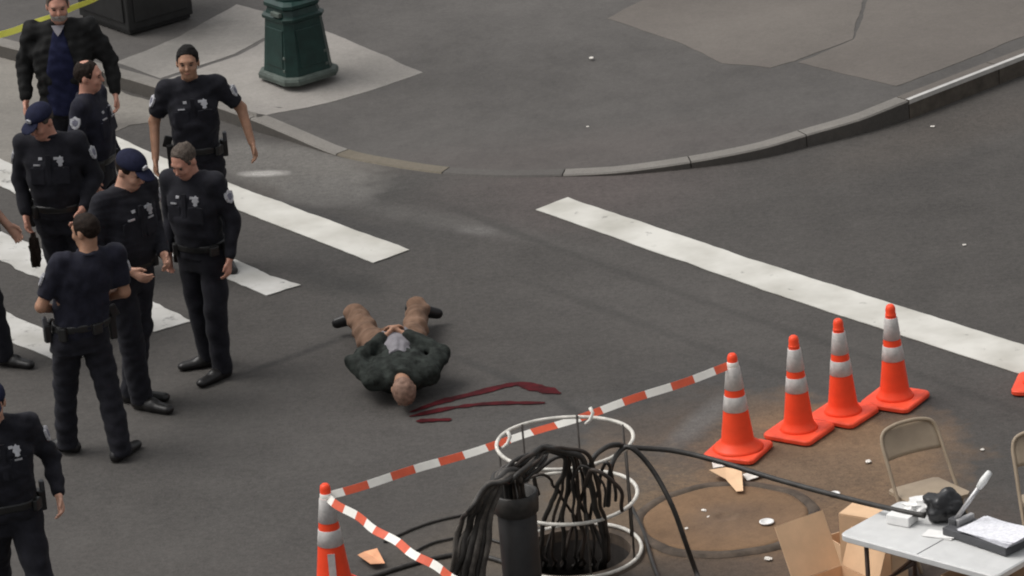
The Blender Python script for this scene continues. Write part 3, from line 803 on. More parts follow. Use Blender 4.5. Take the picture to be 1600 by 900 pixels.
# on the table
p = T(.22, .33, .001); bx = box('paper_box', (0, 0, .032), (.15, .12, .06), M_PAPER, None, bev=.006); bx.location = p; bx.rotation_euler = (0, 0, TROT+R(8))
tag(bx, 'small white paper box near the left end of the folding table', 'box')
b = crumple('plastic_bag', T(.40, .50, .0), (.115, .095, .088), M_BAG, 'crumpled black plastic bundle on the table where the long cable ends', 'plastic bag', 3, .45, 4, None, 1.4)
b2 = crumple('plastic_bag', T(.22, .55, 0), (.10, .07, .035), M_PAPER, 'crumpled clear and white wrapping on the table beside the black bundle', 'plastic bag', 8, .7, 3, None, 2.6)
def cutter():
    root = empty('paper_cutter', T(.60, .40, .001), TROT-R(6)); tag(root, 'long silver lever with a white grip raised from a grey base on the table', 'lever tool')
    box('base', (.20, .0, .03), (.50, .22, .05), M_GREY, root, bev=.008)
    tube('lever', [(-.04, -.02, .06), (.02, .03, .17), (.085, .08, .285)], .014, M_ALU, root, 8)
    tube('grip', [(.080, .076, .277), (.105, .095, .322), (.135, .117, .375)], lambda t: .024 if .05 < t < .95 else .018, M_WHITE, root, 10)
    box('hinge', (-.03, -.02, .065), (.06, .06, .05), M_GREY, root, bev=.008)
    box('clamp', (.0, .03, .07), (.03, .14, .04), M_ALU, root, bev=.006)
    return root
cut = cutter()
def papers(c, rz, n, s, label, m):
    root = empty('paper_stack', c, rz); tag(root, label, 'papers')
    for k in range(n):
        a = random.uniform(-.10, .10)
        v, f = [], []
        for i in range(5):
            for j in range(4):
                x, y = (i/4-.5)*s[0], (j/3-.5)*s[1]
                v.append((x*math.cos(a)-y*math.sin(a)+random.uniform(0, 0)+k*.004, x*math.sin(a)+y*math.cos(a), .003*k+.012*(i/4)**3*(k+1)*.4))
        for i in range(4):
            for j in range(3): f.append((i*4+j, (i+1)*4+j, (i+1)*4+j+1, i*4+j+1))
        o = mesh_obj('sheet', v, f, m, root); md = o.modifiers.new('s', 'SOLIDIFY'); md.thickness = .0015
    return root
papers(T(.86, .40, .060), TROT-R(5), 5, (.42, .25), 'stack of printed white papers lying on the grey base on the table', M_PAPERP)
papers(T(.52, .30, .003), TROT+R(10), 2, (.20, .10), 'white paper slips lying on the table in front of the black bundle', M_PAPER)

# ------------------------------------------------------------------ litter and stains
def flake(px, py, s, m, label, z=.012, cat='litter', grp='scraps of litter on the ground', seed=1, flat=.35):
    p = W(px, py, z); o = crumple('litter', p, (s, s*1.3, s*flat), m, label, cat, seed, .5, 2); o['group'] = grp; o.rotation_euler.z = seed
    return o
SPK = 'tiny white speck of litter lying on the asphalt'
for k, (x, y, s, z) in enumerate([(924, 91, .017, .135), (1457, 198, .013, .006), (1507, 383, .011, .006), (1357, 722, .018, .006), (1100, 798, .014, .02), (1108, 808, .012, .02), (1073, 826, .011, .02),
                               (1200, 874, .02, .006), (918, 198, .009, .12), (1535, 703, .012, .006)]):
    flake(x, y, s, M_FLAKE, SPK, z, seed=k)
def scrap(px, py, z, rz, pts, m, label, bend=.05, cat='scrap'):
    c = W(px, py, z); v = [(x, y, .004+bend*abs(x)) for x, y in pts]; n = len(v)
    v2 = [(x, y, zz+.003) for x, y, zz in v]
    f = [tuple(range(n-1, -1, -1)), tuple(n+k for k in range(n))]+[(k, (k+1) % n, n+(k+1) % n, n+k) for k in range(n)]
    o = mesh_obj('litter', v+v2, f, m); o.location = c; o.rotation_euler = (0, 0, rz); return tag(o, label, cat, 'scraps of litter on the ground')
M_CUP = M_PAPER
def plate(px, py, r, label, z=.02):
    p = W(px, py, z); o = lathe('litter', [(r*.75, 0), (r, .006), (r, .012), (r*.8, .014), (r*.75, .008)], M_PAPER, None, 20); o.location = p
    return tag(o, label, 'lid', 'round white lids on the ground')
plate(1198, 817, .047, 'round white lid lying on the brown utility cover', .024)
plate(1304, 773, .036, 'round white lid lying near the tall box, just below the long cable', .008)
scrap(1176, 745, .01, .3, [(-.06, -.06), (.07, -.03), (.05, .07), (-.05, .05)], M_FLAKE, 'small white paper scrap beside the flared cone')
scrap(1140, 752, .03, .2, [(-.09, .16), (.03, .20), (.10, .06), (.03, -.22), (-.01, -.20), (-.02, .02)], M_CARD, 'torn pale brown paper scrap lying over the rim of the utility cover', .3)
scrap(580, 877, .01, .5, [(-.06, -.11), (.03, -.13), (.08, .06), (.02, .13), (-.05, .08)], mat('orange_card', (.72, .36, .20), .8, .1, 9), 'small orange cardboard scrap on the road right of the foreground cone', .5)
scrap(1124, 727, .01, .1, [(-.05, -.06), (.06, -.05), (.05, .05), (-.04, .06)], M_FLAKE, 'pinkish scrap at the front of the flared cone base', .1)
st = []
for k, (pts, w) in enumerate([([(640, 645), (690, 629), (740, 616), (805, 600), (840, 606), (876, 616)], lambda t: .05+.05*t), ([(640, 652), (700, 640), (770, 632), (852, 629)], .055), ([(650, 660), (683, 658), (706, 657)], .07)]):
    o = ribbon_on_ground('stain', pts, w, M_RED, z=.006+.001*k, jit=.03, seed=k*2.2, n=10)
    tag(o, ['longest dark red streak on the asphalt, bent at its far end', 'thin straight dark red streak on the asphalt below the bent one', 'shortest dark red streak on the asphalt nearest the lying person'][k], 'stain', 'dark red streaks on the road')

# ------------------------------------------------------------------ people
class Field:
    """signed distance on a grid, smooth unions, surface nets"""
    def __init__(s, lo, hi, vox):
        s.lo = np.array(lo, float); s.v = vox
        s.n = np.maximum(4, np.ceil((np.array(hi)-s.lo)/vox).astype(int)+1)
        s.d = np.full(s.n, .5, np.float32)
    def _sub(s, lo, hi, pad):
        a = np.clip(np.floor((np.array(lo)-pad-s.lo)/s.v).astype(int), 0, s.n-1); b = np.clip(np.ceil((np.array(hi)+pad-s.lo)/s.v).astype(int)+1, 1, s.n)
        sl = tuple(slice(x, max(x+1, y)) for x, y in zip(a, b))
        ax = [s.lo[i]+s.v*np.arange(sl[i].start, sl[i].stop) for i in range(3)]
        return sl, np.stack(np.meshgrid(*ax, indexing='ij'), -1)
    def add(s, fn, lo, hi, k=.02):
        sl, P = s._sub(lo, hi, max(.06, k*1.5)); a = s.d[sl]; b = fn(P)
        if k > 0:
            h = np.clip(.5+.5*(a-b)/k, 0, 1); s.d[sl] = a*(1-h)+b*h-k*h*(1-h)
        else: s.d[sl] = np.minimum(a, b)
    def sub(s, fn, lo, hi, k=.01):
        sl, P = s._sub(lo, hi, .06); a = s.d[sl]; b = -fn(P)
        h = np.clip(.5-.5*(a-b)/k, 0, 1); s.d[sl] = a*(1-h)+b*h+k*h*(1-h)
    def clip(s, fn):
        sl, P = s._sub(s.lo, s.lo+s.v*s.n, 0); s.d[sl] = np.maximum(s.d[sl], fn(P))
    def warp(s, amp, seed, freq=70):
        r = np.random.default_rng(seed); sl, P = s._sub(s.lo, s.lo+s.v*s.n, 0); w = np.zeros(s.d.shape, np.float32)
        for i in range(7):
            kv = r.normal(size=3)*np.array([.6, .6, 1.0])*freq*r.uniform(.35, 1.1); w += np.sin(P@kv+r.uniform(0, 6.28)+2*np.sin(P@(kv[[1, 2, 0]]*.3)))
        s.d += amp*w/2.6
    def mesh(s, smooth=1):
        d = s.d; neg = d < 0; n = s.n
        cs = np.zeros((n[0]-1, n[1]-1, n[2]-1), np.int8)
        for i in (0, 1):
            for j in (0, 1):
                for k in (0, 1): cs += neg[i:n[0]-1+i, j:n[1]-1+j, k:n[2]-1+k]
        act = (cs > 0) & (cs < 8); ijk = np.argwhere(act); idx = -np.ones(cs.shape, np.int64); idx[act] = np.arange(len(ijk))
        acc = np.zeros((len(ijk), 3)); cnt = np.zeros(len(ijk))
        co = [(i, j, k) for i in (0, 1) for j in (0, 1) for k in (0, 1)]
        for a in co:
            for ax in range(3):
                if a[ax]: continue
                b = list(a); b[ax] = 1
                va = d[ijk[:, 0]+a[0], ijk[:, 1]+a[1], ijk[:, 2]+a[2]]; vb = d[ijk[:, 0]+b[0], ijk[:, 1]+b[1], ijk[:, 2]+b[2]]
                m = (va < 0) != (vb < 0)
                t = np.where(m, va/np.where(va-vb == 0, 1, va-vb), 0)
                p = np.array(a, float)[None]+np.eye(3)[ax][None]*t[:, None]
                acc += p*m[:, None]; cnt += m
        V = s.lo+s.v*(ijk+acc/cnt[:, None]); Fs = []
        for ax in range(3):
            u, w = (ax+1) % 3, (ax+2) % 3
            e = np.argwhere(np.diff(neg.astype(np.int8), axis=ax) != 0)
            e = e[(e[:, u] > 0) & (e[:, w] > 0) & (e[:, u] < n[u]-1) & (e[:, w] < n[w]-1)]
            if not len(e): continue
            def at(du, dw):
                q = e.copy(); q[:, u] += du; q[:, w] += dw; return idx[q[:, 0], q[:, 1], q[:, 2]]
            q = np.stack([at(-1, -1), at(0, -1), at(0, 0), at(-1, 0)], 1)
            fl = neg[e[:, 0], e[:, 1], e[:, 2]]; q[~fl] = q[~fl][:, ::-1]
            Fs.append(q[(q >= 0).all(1)])
        Fq = np.concatenate(Fs)
        for _ in range(smooth):
            sm = np.zeros_like(V); c = np.zeros(len(V))
            for k in range(4):
                np.add.at(sm, Fq[:, k], V[Fq[:, (k+1) % 4]]); np.add.at(c, Fq[:, k], 1)
                np.add.at(sm, Fq[:, (k+1) % 4], V[Fq[:, k]]); np.add.at(c, Fq[:, (k+1) % 4], 1)
            V = V*.5+.5*sm/np.maximum(c, 1)[:, None]
        return V, Fq
    def obj(s, name, m, parent=None, smooth=1):
        V, Fq = s.mesh(smooth); me = bpy.data.meshes.new(name)
        me.vertices.add(len(V)); me.vertices.foreach_set('co', V.ravel())
        me.loops.add(Fq.size); me.loops.foreach_set('vertex_index', Fq.ravel().astype(np.int32))
        me.polygons.add(len(Fq)); me.polygons.foreach_set('loop_start', np.arange(0, Fq.size, 4, dtype=np.int32))
        me.update(calc_edges=True); me.validate()
        me.polygons.foreach_set('use_smooth', [True]*len(me.polygons)); me.materials.append(m)
        return link(bpy.data.objects.new(name, me), parent)
A3 = lambda *p: np.array(p, float)
def rc(a, b, ra, rb, sq=None, sf=1.0):
    a, b = np.array(a, float), np.array(b, float); ab = b-a; L = max(1e-9, ab@ab)
    def fn(P):
        q = P-a; t = np.clip(q@ab/L, 0, 1); v = q-t[..., None]*ab
        if sq is not None: v = v+(1/sf-1)*(v@sq)[..., None]*sq
        return np.sqrt((v*v).sum(-1))-(ra+t*(rb-ra))
    m = max(ra, rb)
    return fn, np.minimum(a, b)-m, np.maximum(a, b)+m
def ell(c, r, Rm=None):
    c, r = np.array(c, float), np.array(r, float)
    def fn(P):
        q = P-c
        if Rm is not None: q = q@Rm
        return (np.sqrt(((q/r)**2).sum(-1))-1)*r.min()
    m = r.max(); return fn, c-m, c+m
def profile(rows, lean, off=0., ex=2.4):
    rows = np.array(rows, float); z = rows[:, 0]
    def fn(P):
        zz = P[..., 2]; cx, cy, rx, ry = (np.interp(zz, z, rows[:, k]) for k in (1, 2, 3, 4))
        h = zz-.93; x = P[..., 0]-cx-lean[0]*h; y = P[..., 1]-cy-lean[1]*h
        rx, ry = rx+off, ry+off
        d = ((np.abs(x/rx)**ex+np.abs(y/ry)**ex)**(1/ex)-1)*np.minimum(rx, ry)
        return np.maximum(d, np.maximum(z[0]-zz, zz-z[-1]))
    return fn, A3(-.45, -.4, z[0]-.02), A3(.45, .4, z[-1]+.02)
def plate_on(bvh, name, origin, direction, poly, m, parent, thick=.004, up=Vector((0, 0, 1))):
    h = bvh.ray_cast(Vector(origin), Vector(direction).normalized())
    if h[0] is None: return None
    nrm = (h[1]*.5-Vector(direction).normalized()*.5).normalized()
    x = up.cross(nrm).normalized(); y = nrm.cross(x); p = h[0]+nrm*.003
    n = len(poly); v = []
    for dz, s in ((-.012, 1), (thick*.6, 1), (thick, .85)): v += [p+x*(a*s)+y*(b*s)+nrm*dz for a, b in poly]
    f = [tuple(2*n+k for k in range(n))]+[(i*n+k, i*n+(k+1) % n, (i+1)*n+(k+1) % n, (i+1)*n+k) for i in range(2) for k in range(n)]
    return mesh_obj(name, v, f, m, parent)
SHIELD = [(0, -.045), (.022, -.032), (.034, -.008), (.034, .026), (.018, .030), (0, .042), (-.018, .030), (-.034, .026), (-.034, -.008), (-.022, -.032)]
BADGE = [(0, -.032), (.016, -.026), (.013, -.012), (.026, .0), (.02, .012), (.022, .028), (.008, .03), (0, .04), (-.008, .03), (-.022, .028), (-.02, .012), (-.026, 0), (-.013, -.012), (-.016, -.026)]
RECT = lambda w, h: [(-w/2, -h/2), (w/2, -h/2), (w/2, h/2), (-w/2, h/2)]

def person(label, foot_px=None, head_px=None, H=1.78, rz=0, group='officers in dark uniforms', lean=None, armL=None, armR=None, head=(0, 0), sleeves='short',
           hair=None, bald=0, cap=False, skinm=None, bulk=1.0, shirt=None, trousers=None, uniform=True, beard=None, feet=None, toes=(0, 0), prone=None, name='person', belt=True, seed=0, palm=(-1, 1), jacket=False, hipshift=0):
    skinm = skinm or M_SK1; shirt = shirt or M_UNI; trousers = trousers or M_UNI; hair = hair or M_HBLK
    rot = Matrix.Rotation(-rz, 3, 'Z')
    lean = Vector((lean[0], lean[1])) if lean else Vector((0, 0))
    if prone: loc = Vector(prone)
    elif foot_px:
        fw_ = [W(x, y, .0) for x, y in foot_px]; loc = sum(fw_, Vector())/len(fw_); loc.z = 0
        feet = [rot @ (p-loc) for p in fw_]
        if head_px:
            d = _fw*F+CR*(head_px[0]-800)-CU*(head_px[1]-450); P = CAM+d*(loc.y/d.y)
            H = P.z; lw = rot @ Vector((P.x-loc.x, 0, 0)); lean = Vector((lw.x, lw.y))*(1/.8) if lean.length == 0 else lean
    else:
        loc = W(*head_px, H); loc.z = 0
        if lean.length:
            lw = rot.inverted() @ Vector((lean.x*.8, lean.y*.8, 0)); loc -= lw
    s = H/1.78
    if feet is None: feet = [Vector((.12, -.02, 0)), Vector((-.12, .02, 0))]
    else: feet = [Vector((f.x/s, f.y/s, 0)) for f in feet]
    if foot_px and feet[0].x < feet[1].x: feet = feet[::-1]
    lean = (lean.x*.62, lean.y*.62)
    LZ = lambda z: A3(lean[0]*(z-.93)+0, lean[1]*(z-.93), 0)
    Lv = LZ
    sh = {1: A3(.185*(.5+.5*bulk), .01, 1.455)+Lv(1.455), -1: A3(-.185*(.5+.5*bulk), .01, 1.455)+Lv(1.455)}
    dflt = lambda q: (A3(q*.265, .045, 1.18), A3(q*.285, -.06, .935))
    arms = {1: armL or dflt(1), -1: armR or dflt(-1)}
    arms = {q: tuple(np.array(p, float)+Lv(1.2)*.8 for p in arms[q]) for q in arms}
    hips = {1: A3(.088, 0, .92), -1: A3(-.088, 0, .92)}
    ank = {1: A3(*feet[0])+A3(0, .03, .085), -1: A3(*feet[1])+A3(0, .03, .085)}
    knee = {}
    for q in (1, -1):
        mid = hips[q]*.5+ank[q]*.5; knee[q] = mid+A3(.01*q, -.03, .02)
    nb = A3(0, .015, 1.475)+Lv(1.475); hc = A3(0, -.01, 1.655)+Lv(1.655)
    yaw, pit = R(head[0]), R(head[1])
    Rh = np.array(Matrix.Rotation(yaw, 3, 'Z') @ Matrix.Rotation(pit, 3, 'X'))   # pit>0 looks down
    piv = A3(0, .02, 1.56)+Lv(1.56); hc = piv+Rh@(hc-piv)
    hl = lambda *p: hc+Rh@A3(*p)
    lo, hi = A3(-.62, -.5, -.01), A3(.62, .5, 1.84)
    pts = np.array([*arms[1], *arms[-1], *ank.values(), hc, *sh.values()]); lo[:2] = pts.min(0)[:2]-.24; hi[:2] = pts.max(0)[:2]+.24
    B = Field(lo, hi, .0085)
    torso = [(.84, 0, .01, .15*bulk, .115), (.95, 0, .005, .155*bulk, .115), (1.05, 0, -.005, .15*bulk, .115), (1.2, 0, -.01, .165*bulk, .12), (1.34, 0, 0, .175*bulk, .115), (1.43, 0, .01, .15, .09), (1.5, 0, .015, .07, .06)]
    B.add(*profile(torso, lean), k=.03)
    for q in (1, -1):
        e, w = arms[q]
        B.add(*rc(sh[q]*[.5, 1, 1], sh[q], .06, .055), k=.04)
        B.add(*rc(sh[q], e, .052, .042), k=.02); B.add(*rc(e, w, .042, .028), k=.015)
        B.add(*rc(hips[q], knee[q], .08, .058), k=.03); B.add(*rc(knee[q], ank[q]+A3(0, 0, .02), .056, .034), k=.02)
        # hand: palm, four fingers, thumb
        h = w-e; h /= np.linalg.norm(h); n_ = A3(-q, -.25, 0); n_ -= h*(n_@h); n_ /= np.linalg.norm(n_); sd_ = np.cross(h, n_)*q
        if sd_@A3(0, -1, -.3) < 0: sd_ = -sd_
        B.add(*rc(w-h*.01, w+h*.085, .030, .040, n_, .5), k=.012)
        for j in range(4):
            b0 = w+h*.092+sd_*(.031-.021*j); ln = (.038, .043, .040, .031)[j]
            d1_ = h*.9+n_*.35; d1_ /= np.linalg.norm(d1_); d2_ = h*.5+n_*.85; d2_ /= np.linalg.norm(d2_)
            m1 = b0+d1_*ln; B.add(*rc(b0-h*.015, m1, .0105, .0095), k=.005); B.add(*rc(m1, m1+d2_*ln*.85, .0095, .008), k=.004)
        t0 = w+h*.025+sd_*.03; t1 = t0+h*.04+sd_*.022+n_*.012; B.add(*rc(t0, t1, .015, .0115), k=.008); B.add(*rc(t1, t1+h*.034+n_*.012, .0115, .009), k=.004)
    B.add(*rc(nb, hl(0, .015, -.06), .062, .057), k=.03)
    B.add(*ell(hl(0, .012, .03), (.078, .099, .092), Rh), k=.01); B.add(*ell(hl(0, -.028, -.032), (.063, .066, .088), Rh), k=.03)
    B.add(*ell(hl(0, -.055, -.092), (.036, .032, .028), Rh), k=.03)
    B.add(*rc(hl(-.032, -.082, .022), hl(.032, -.082, .022), .014, .014), k=.02)
    for q in (1, -1):
        B.sub(*ell(hl(q*.031, -.105, .002), (.019, .018, .013), Rh), k=.012)
        B.add(*ell(hl(q*.078, .012, -.012), (.011, .022, .033), Rh), k=.008)
        B.add(*ell(hl(q*.036, -.072, -.035), (.024, .022, .022), Rh), k=.02)
    B.add(*rc(hl(0, -.094, .002), hl(0, -.112, -.030), .009, .0145), k=.010)
    B.add(*rc(hl(-.017, -.090, -.062), hl(.017, -.090, -.062), .0085, .0085), k=.008)
    body = B.obj(name, skinm); body.location = loc; body.rotation_euler = (R(90) if prone else 0, 0, rz) if prone else (0, 0, rz); body.scale = (s, s, s)
    tag(body, label, 'person', group)
    lo2 = lo
    def fld(v=.011): return Field(lo-.03, hi+.03, v)
    # shirt / jacket
    S = fld(); b_ = bulk
    top = [(.90 if not jacket else .80, 0, .005, .172*b_, .135), (.99, 0, .0, .170*b_, .137*(.5+.5*b_)), (1.1, 0, -.014, .176*b_, .144*(.5+.5*b_)), (1.22, 0, -.016, .186*b_, .150), (1.34, 0, -.004, .196*b_, .142), (1.42, 0, .01, .178*b_, .112), (1.47, 0, .016, .12, .085), (1.515, 0, .018, .076, .072)]
    S.add(*profile(top, lean, ex=2.5), k=.02)
    for q in (1, -1):
        e, w = arms[q]
        S.add(*rc(sh[q]*[.42, 1, 1]+A3(0, 0, .005), sh[q], .07, .072), k=.05)
        if sleeves == 'short': S.add(*rc(sh[q], sh[q]*.28+e*.72, .072, .066), k=.03)
        else:
            S.add(*rc(sh[q], e, .072*(.6+.4*b_), .060*(.6+.4*b_)), k=.03); S.add(*rc(e, e*.1+w*.9, .060*(.6+.4*b_), .043), k=.015)
    if prone: S.d -= .006
    S.warp(.009 if prone else (.0055 if not jacket else .007), seed*11+3, 58)
    if sleeves == 'short':
        for q in (1, -1):
            e, w = arms[q]; dr = e-sh[q]; dl = np.linalg.norm(dr); dr = dr/dl; o_ = sh[q]+dr*dl*.80
            sl = lambda P, o_=o_, dr=dr, q=q: np.where((P[..., 0]*q > .19*b_) | (np.sqrt((((P-o_)**2).sum(-1))) < .12), (P-o_)@dr, -1)
            S.clip(sl)
    So = S.obj('shirt' if not jacket else 'jacket', shirt, body)
    # trousers
    T_ = fld()
    T_.add(*profile([(.80, 0, .01, .168*b_, .125), (.88, 0, .012, .174*b_, .132), (.95, 0, .006, .170*b_, .130), (1.0, 0, 0, .166*b_, .128)], lean), k=.03)
    for q in (1, -1):
        an_ = ank[q]-A3(0, 0, .035)
        T_.add(*rc(hips[q]-A3(0, 0, .02), knee[q], .106*(.6+.4*b_), .086), k=.03); T_.add(*rc(knee[q], an_+A3(0, 0, .01), .085, .076), k=.02)
    if prone: T_.d -= .008
    T_.warp(.011 if prone else .006, seed*7+1, 48); T_.clip(lambda P: .042-P[..., 2])
    T_.obj('trousers', trousers, body)
    # shoes
    for i, q in enumerate((1, -1)):
        Z = Field(A3(*feet[i])+A3(-.32, -.32, -.02), A3(*feet[i])+A3(.32, .32, .2), .0095)
        ks = .8 if prone else 1.0
        ty = R(toes[i])+ (R(14)*q); Rf = np.array(Matrix.Rotation(ty, 3, 'Z')); f0 = A3(*feet[i])
        P_ = lambda x, y, z: f0+Rf@A3(x, y, z)*ks
        sx = Rf@A3(1, 0, 0)
        Z.add(*rc(P_(0, .065, .04), P_(0, -.06, .045), .047, .050, sx, .9), k=.02); Z.add(*rc(P_(0, -.06, .04), P_(0, -.185, .032), .050, .042, A3(0, 0, 1), .75), k=.02)
        Z.add(*rc(P_(0, .035, .05), P_(0, .03, .11), .043, .046), k=.03)
        Z.clip(lambda P: (.003 if not prone else -.02)-P[..., 2]); Z.obj('shoe', M_SHOE, body)
    # hair / cap
    if cap:
        C = Field(hc-.2, hc+.2, .0075)
        C.add(*ell(hl(0, .008, .052), (.092, .110, .082), Rh), k=.01); up_ = Rh@A3(0, 0.10, 1); up_ /= np.linalg.norm(up_); o_ = hl(0, 0, .036)
        C.clip(lambda P: -((P-o_)@up_)); co = C.obj('cap', M_CAP, body)
        Bl = Field(hc-.25, hc+.25, .0075)
        Bl.add(*ell(hl(0, -.112, .034), (.068, .075, .0125), Rh@np.array(Matrix.Rotation(R(14), 3, 'X'))), k=.0); bo = Bl.obj('cap_bill', M_CAP, co)
        v = [hl(x, -.100+.9*abs(x)**1.6, .075+z) for x, z in ((-.02, -.012), (.02, -.012), (.022, .008), (0, .02), (-.022, .008))]
        v2 = [p+Rh@A3(0, -.012, 0) for p in v]
        mesh_obj('cap_emblem', [Vector(p) for p in v+v2], [(4, 3, 2, 1, 0), (5, 6, 7, 8, 9)]+[(k, (k+1) % 5, 5+(k+1) % 5, 5+k) for k in range(5)], M_PATCH, co)
    Hh = Field(hc-.2, hc+.2, .0075)
    g_ = .0055
    Hh.add(*ell(hl(0, .014, .031), (.078+g_, .099+g_, .092+g_), Rh), k=.01)
    Hh.warp(.0028, seed+5, 150)
    f_, z_ = (-.080, .092) if not bald else (-.066, .095)
    def hairclip(P):
        q = (P-hc)@Rh; y, z = q[..., 1], q[..., 2]
        line = np.interp(y, [-.12, f_, min(f_+.03, -.052), -.038, .03, .05, .10], [z_+.03, z_, .052, -.02, -.018, -.05, -.068])
        d = line-z+.005*np.sin(q[..., 0]*170+seed)*np.sin(y*130)+.004*np.sin(q[..., 0]*310+2*seed)
        if bald > .5: d = np.maximum(d, np.where(z > .04, .034-np.sqrt((q[..., 0])**2+(y-.035)**2), -1))
        if cap: d = np.maximum(d, z-.055)
        return d
    Hh.clip(hairclip)
    try: Hh.obj('hair', hair, body)
    except Exception: pass
    if beard:
        Bd = Field(hc-.2, hc+.2, .0075)
        Bd.add(*ell(hl(0, -.032, -.055), (.0655, .069, .075), Rh), k=.01); Bd.add(*rc(hl(-.024, -.094, -.052), hl(.024, -.094, -.052), .010, .010), k=.006)
        def bclip(P):
            q = (P-hc)@Rh; return q[..., 2]-np.interp(np.abs(q[..., 0]), [0, .028, .045, .07], [-.046, -.05, -.02, .015])+.004*np.sin(q[..., 0]*260)
        Bd.warp(.002, 3, 150); Bd.clip(bclip)
        Bd.obj('beard', beard, body)
    for q in (1, -1):
        bm = bmesh.new(); bmesh.ops.create_icosphere(bm, subdivisions=2, radius=1)
        for v in bm.verts: v.co = Vector(hl(q*.031+v.co.x*.0125, -.089+v.co.y*.006, .001+v.co.z*.006))
        bm_obj('eye', bm, M_EYE, body, True)
        bm = bmesh.new(); bmesh.ops.create_icosphere(bm, subdivisions=2, radius=1)
        for v in bm.verts: v.co = Vector(hl(q*.033+v.co.x*.020, -.0945+v.co.y*.006+abs(v.co.x)*.006, .020+v.co.z*.0045))
        bm_obj('eyebrow', bm, hair if not beard else M_HGRY, body, True)
    bm = bmesh.new(); bmesh.ops.create_icosphere(bm, subdivisions=2, radius=1)
    for v in bm.verts: v.co = Vector(hl(v.co.x*.021, -.0965+v.co.y*.006+abs(v.co.x)*.004, -.0625+v.co.z*.0045))
    bm_obj('mouth', bm, M_LIP, body, True)
    if uniform:
        bvh = BVHTree.FromPolygons([v.co for v in So.data.vertices], [tuple(p.vertices) for p in So.data.polygons])
        L3 = lambda x, y, z: Vector((x, y, z))+Vector(Lv(z))
        plate_on(bvh, 'badge', L3(.085, -.6, 1.355), (0, 1, 0), [(a*1.02, b*1.1) for a, b in BADGE], M_SILV, body)
        plate_on(bvh, 'badge_ribbon', L3(.085, -.6, 1.308), (0, 1, 0), RECT(.05, .012), M_SILV, body, .007)
        for q in (1, -1): plate_on(bvh, 'pocket', L3(q*.088, -.6, 1.265), (0, 1, 0), [(-.052, -.07), (.052, -.07), (.052, .05), (0, .058), (-.052, .05)], shirt, body, thick=.003)
        plate_on(bvh, 'placket', L3(0, -.6, 1.30), (0, 1, 0), RECT(.032, .22), shirt, body, thick=.003)
        plate_on(bvh, 'name_plate', L3(-.085, -.6, 1.335), (0, 1, 0), RECT(.05, .011), M_SILV, body, .007)
        for q in (1, -1):
            plate_on(bvh, 'collar_pin', L3(q*.055, -.5, 1.435), (0, 1, -.15), RECT(.028, .02), M_SILV, body)
            mid = Vector(sh[q]*.62+arms[q][0]*.38)
            out = Vector((q, -.12, .25)); pt = plate_on(bvh, 'shoulder_patch', mid+out*.4, -out, [(a*1.2, b*1.2) for a, b in SHIELD], M_PATCH, body)
            plate_on(bvh, 'patch_centre', mid+out*.4, -out, [(a*.7, b*.65) for a, b in SHIELD], M_PATCHN, body, thick=.0065)
        # collar
        col = fld(.009) if False else None
        cv = [Vector((.073*math.sin(a), .018-.070*math.cos(a), 1.505+.012*math.cos(a/2)))+Vector(Lv(1.5)) for a in [k*2*math.pi/20 for k in range(20)]]
        tube('collar', cv, .013, shirt, body, 6, True)
    if belt:
        E_ = Field(A3(-.35, -.3, .94)+A3(-abs(lean[0])*.1, 0, 0), A3(.35, .3, 1.06), .009)
        E_.add(*profile([(.965, 0, .003, .180*b_, .146), (1.02, 0, 0, .181*b_, .148)], lean), k=0); bo = E_.obj('duty_belt', M_BELT, body)
        for (an, wd, dp, ht, dz) in ((-90, .05, .05, .20, -.06), (95, .06, .05, .13, -.03), (55, .07, .035, .07, -.01), (-50, .05, .035, .09, -.02), (140, .06, .04, .10, -.02), (205, .075, .035, .08, -.01)):
            a = R(an); c = Vector((math.sin(a)*(.185*b_+dp*.4), -math.cos(a)*(.15+dp*.4), .99+dz)); rt = Matrix.Rotation(a, 3, 'Z')
            o = box('holster' if an == -90 else 'pouch', c, (wd, dp, ht), M_BELT, bo, rot=rt, bev=.01)
            if an == -90: box('pistol_grip', c+Vector((-.012, .03, .115)), (.028, .06, .09), M_BELT, bo, rot=rt @ Matrix.Rotation(R(-20), 3, 'X'), bev=.008)
            if an == 95: box('radio', c+Vector((.012, 0, .07)), (.03, .05, .10), M_GREY, bo, bev=.008)
    return body

G = 'officers in dark uniforms'
# bearded man in plain dark clothes, top left
pa = person('grey-bearded man in an open black jacket over a navy sweater, top left', head_px=(86, -20), H=1.84, rz=R(-4), group='people standing on the crossing', head=(10, 8), sleeves='long', hair=M_HGRY, beard=M_HWHT,
       bulk=1.2, shirt=M_JACK, uniform=False, jacket=True, belt=False, armL=(A3(.335, .04, 1.19), A3(.36, -.03, .95)), armR=(A3(-.30, .04, 1.19), A3(-.30, -.08, .95)), skinm=M_SK3, seed=1)
def sweater(body):
    Sw = Field(A3(-.2, -.35, .8), A3(.2, .1, 1.55), .011)
    Sw.add(*profile([(.84, 0, -.004, .15, .178), (1.0, 0, -.006, .15, .182), (1.2, 0, -.022, .15, .172), (1.34, 0, -.008, .13, .160), (1.42, 0, .006, .10, .128), (1.50, 0, .01, .055, .092)], (0, 0)), k=0)
    Sw.warp(.004, 5, 60); Sw.clip(lambda P: np.abs(P[..., 0])-.04-.10*np.clip((1.48-P[..., 2])/.4, 0, 1))
    Sw.obj('sweater', M_SWEAT, body)
    mesh_obj('shirt_collar', [Vector((-.025, -.112, 1.47)), Vector((.0, -.128, 1.44)), Vector((.025, -.112, 1.47)), Vector((.05, -.075, 1.51)), Vector((-.05, -.075, 1.51))], [(0, 1, 2, 3, 4)], M_GREYT, body)
sweater(pa)
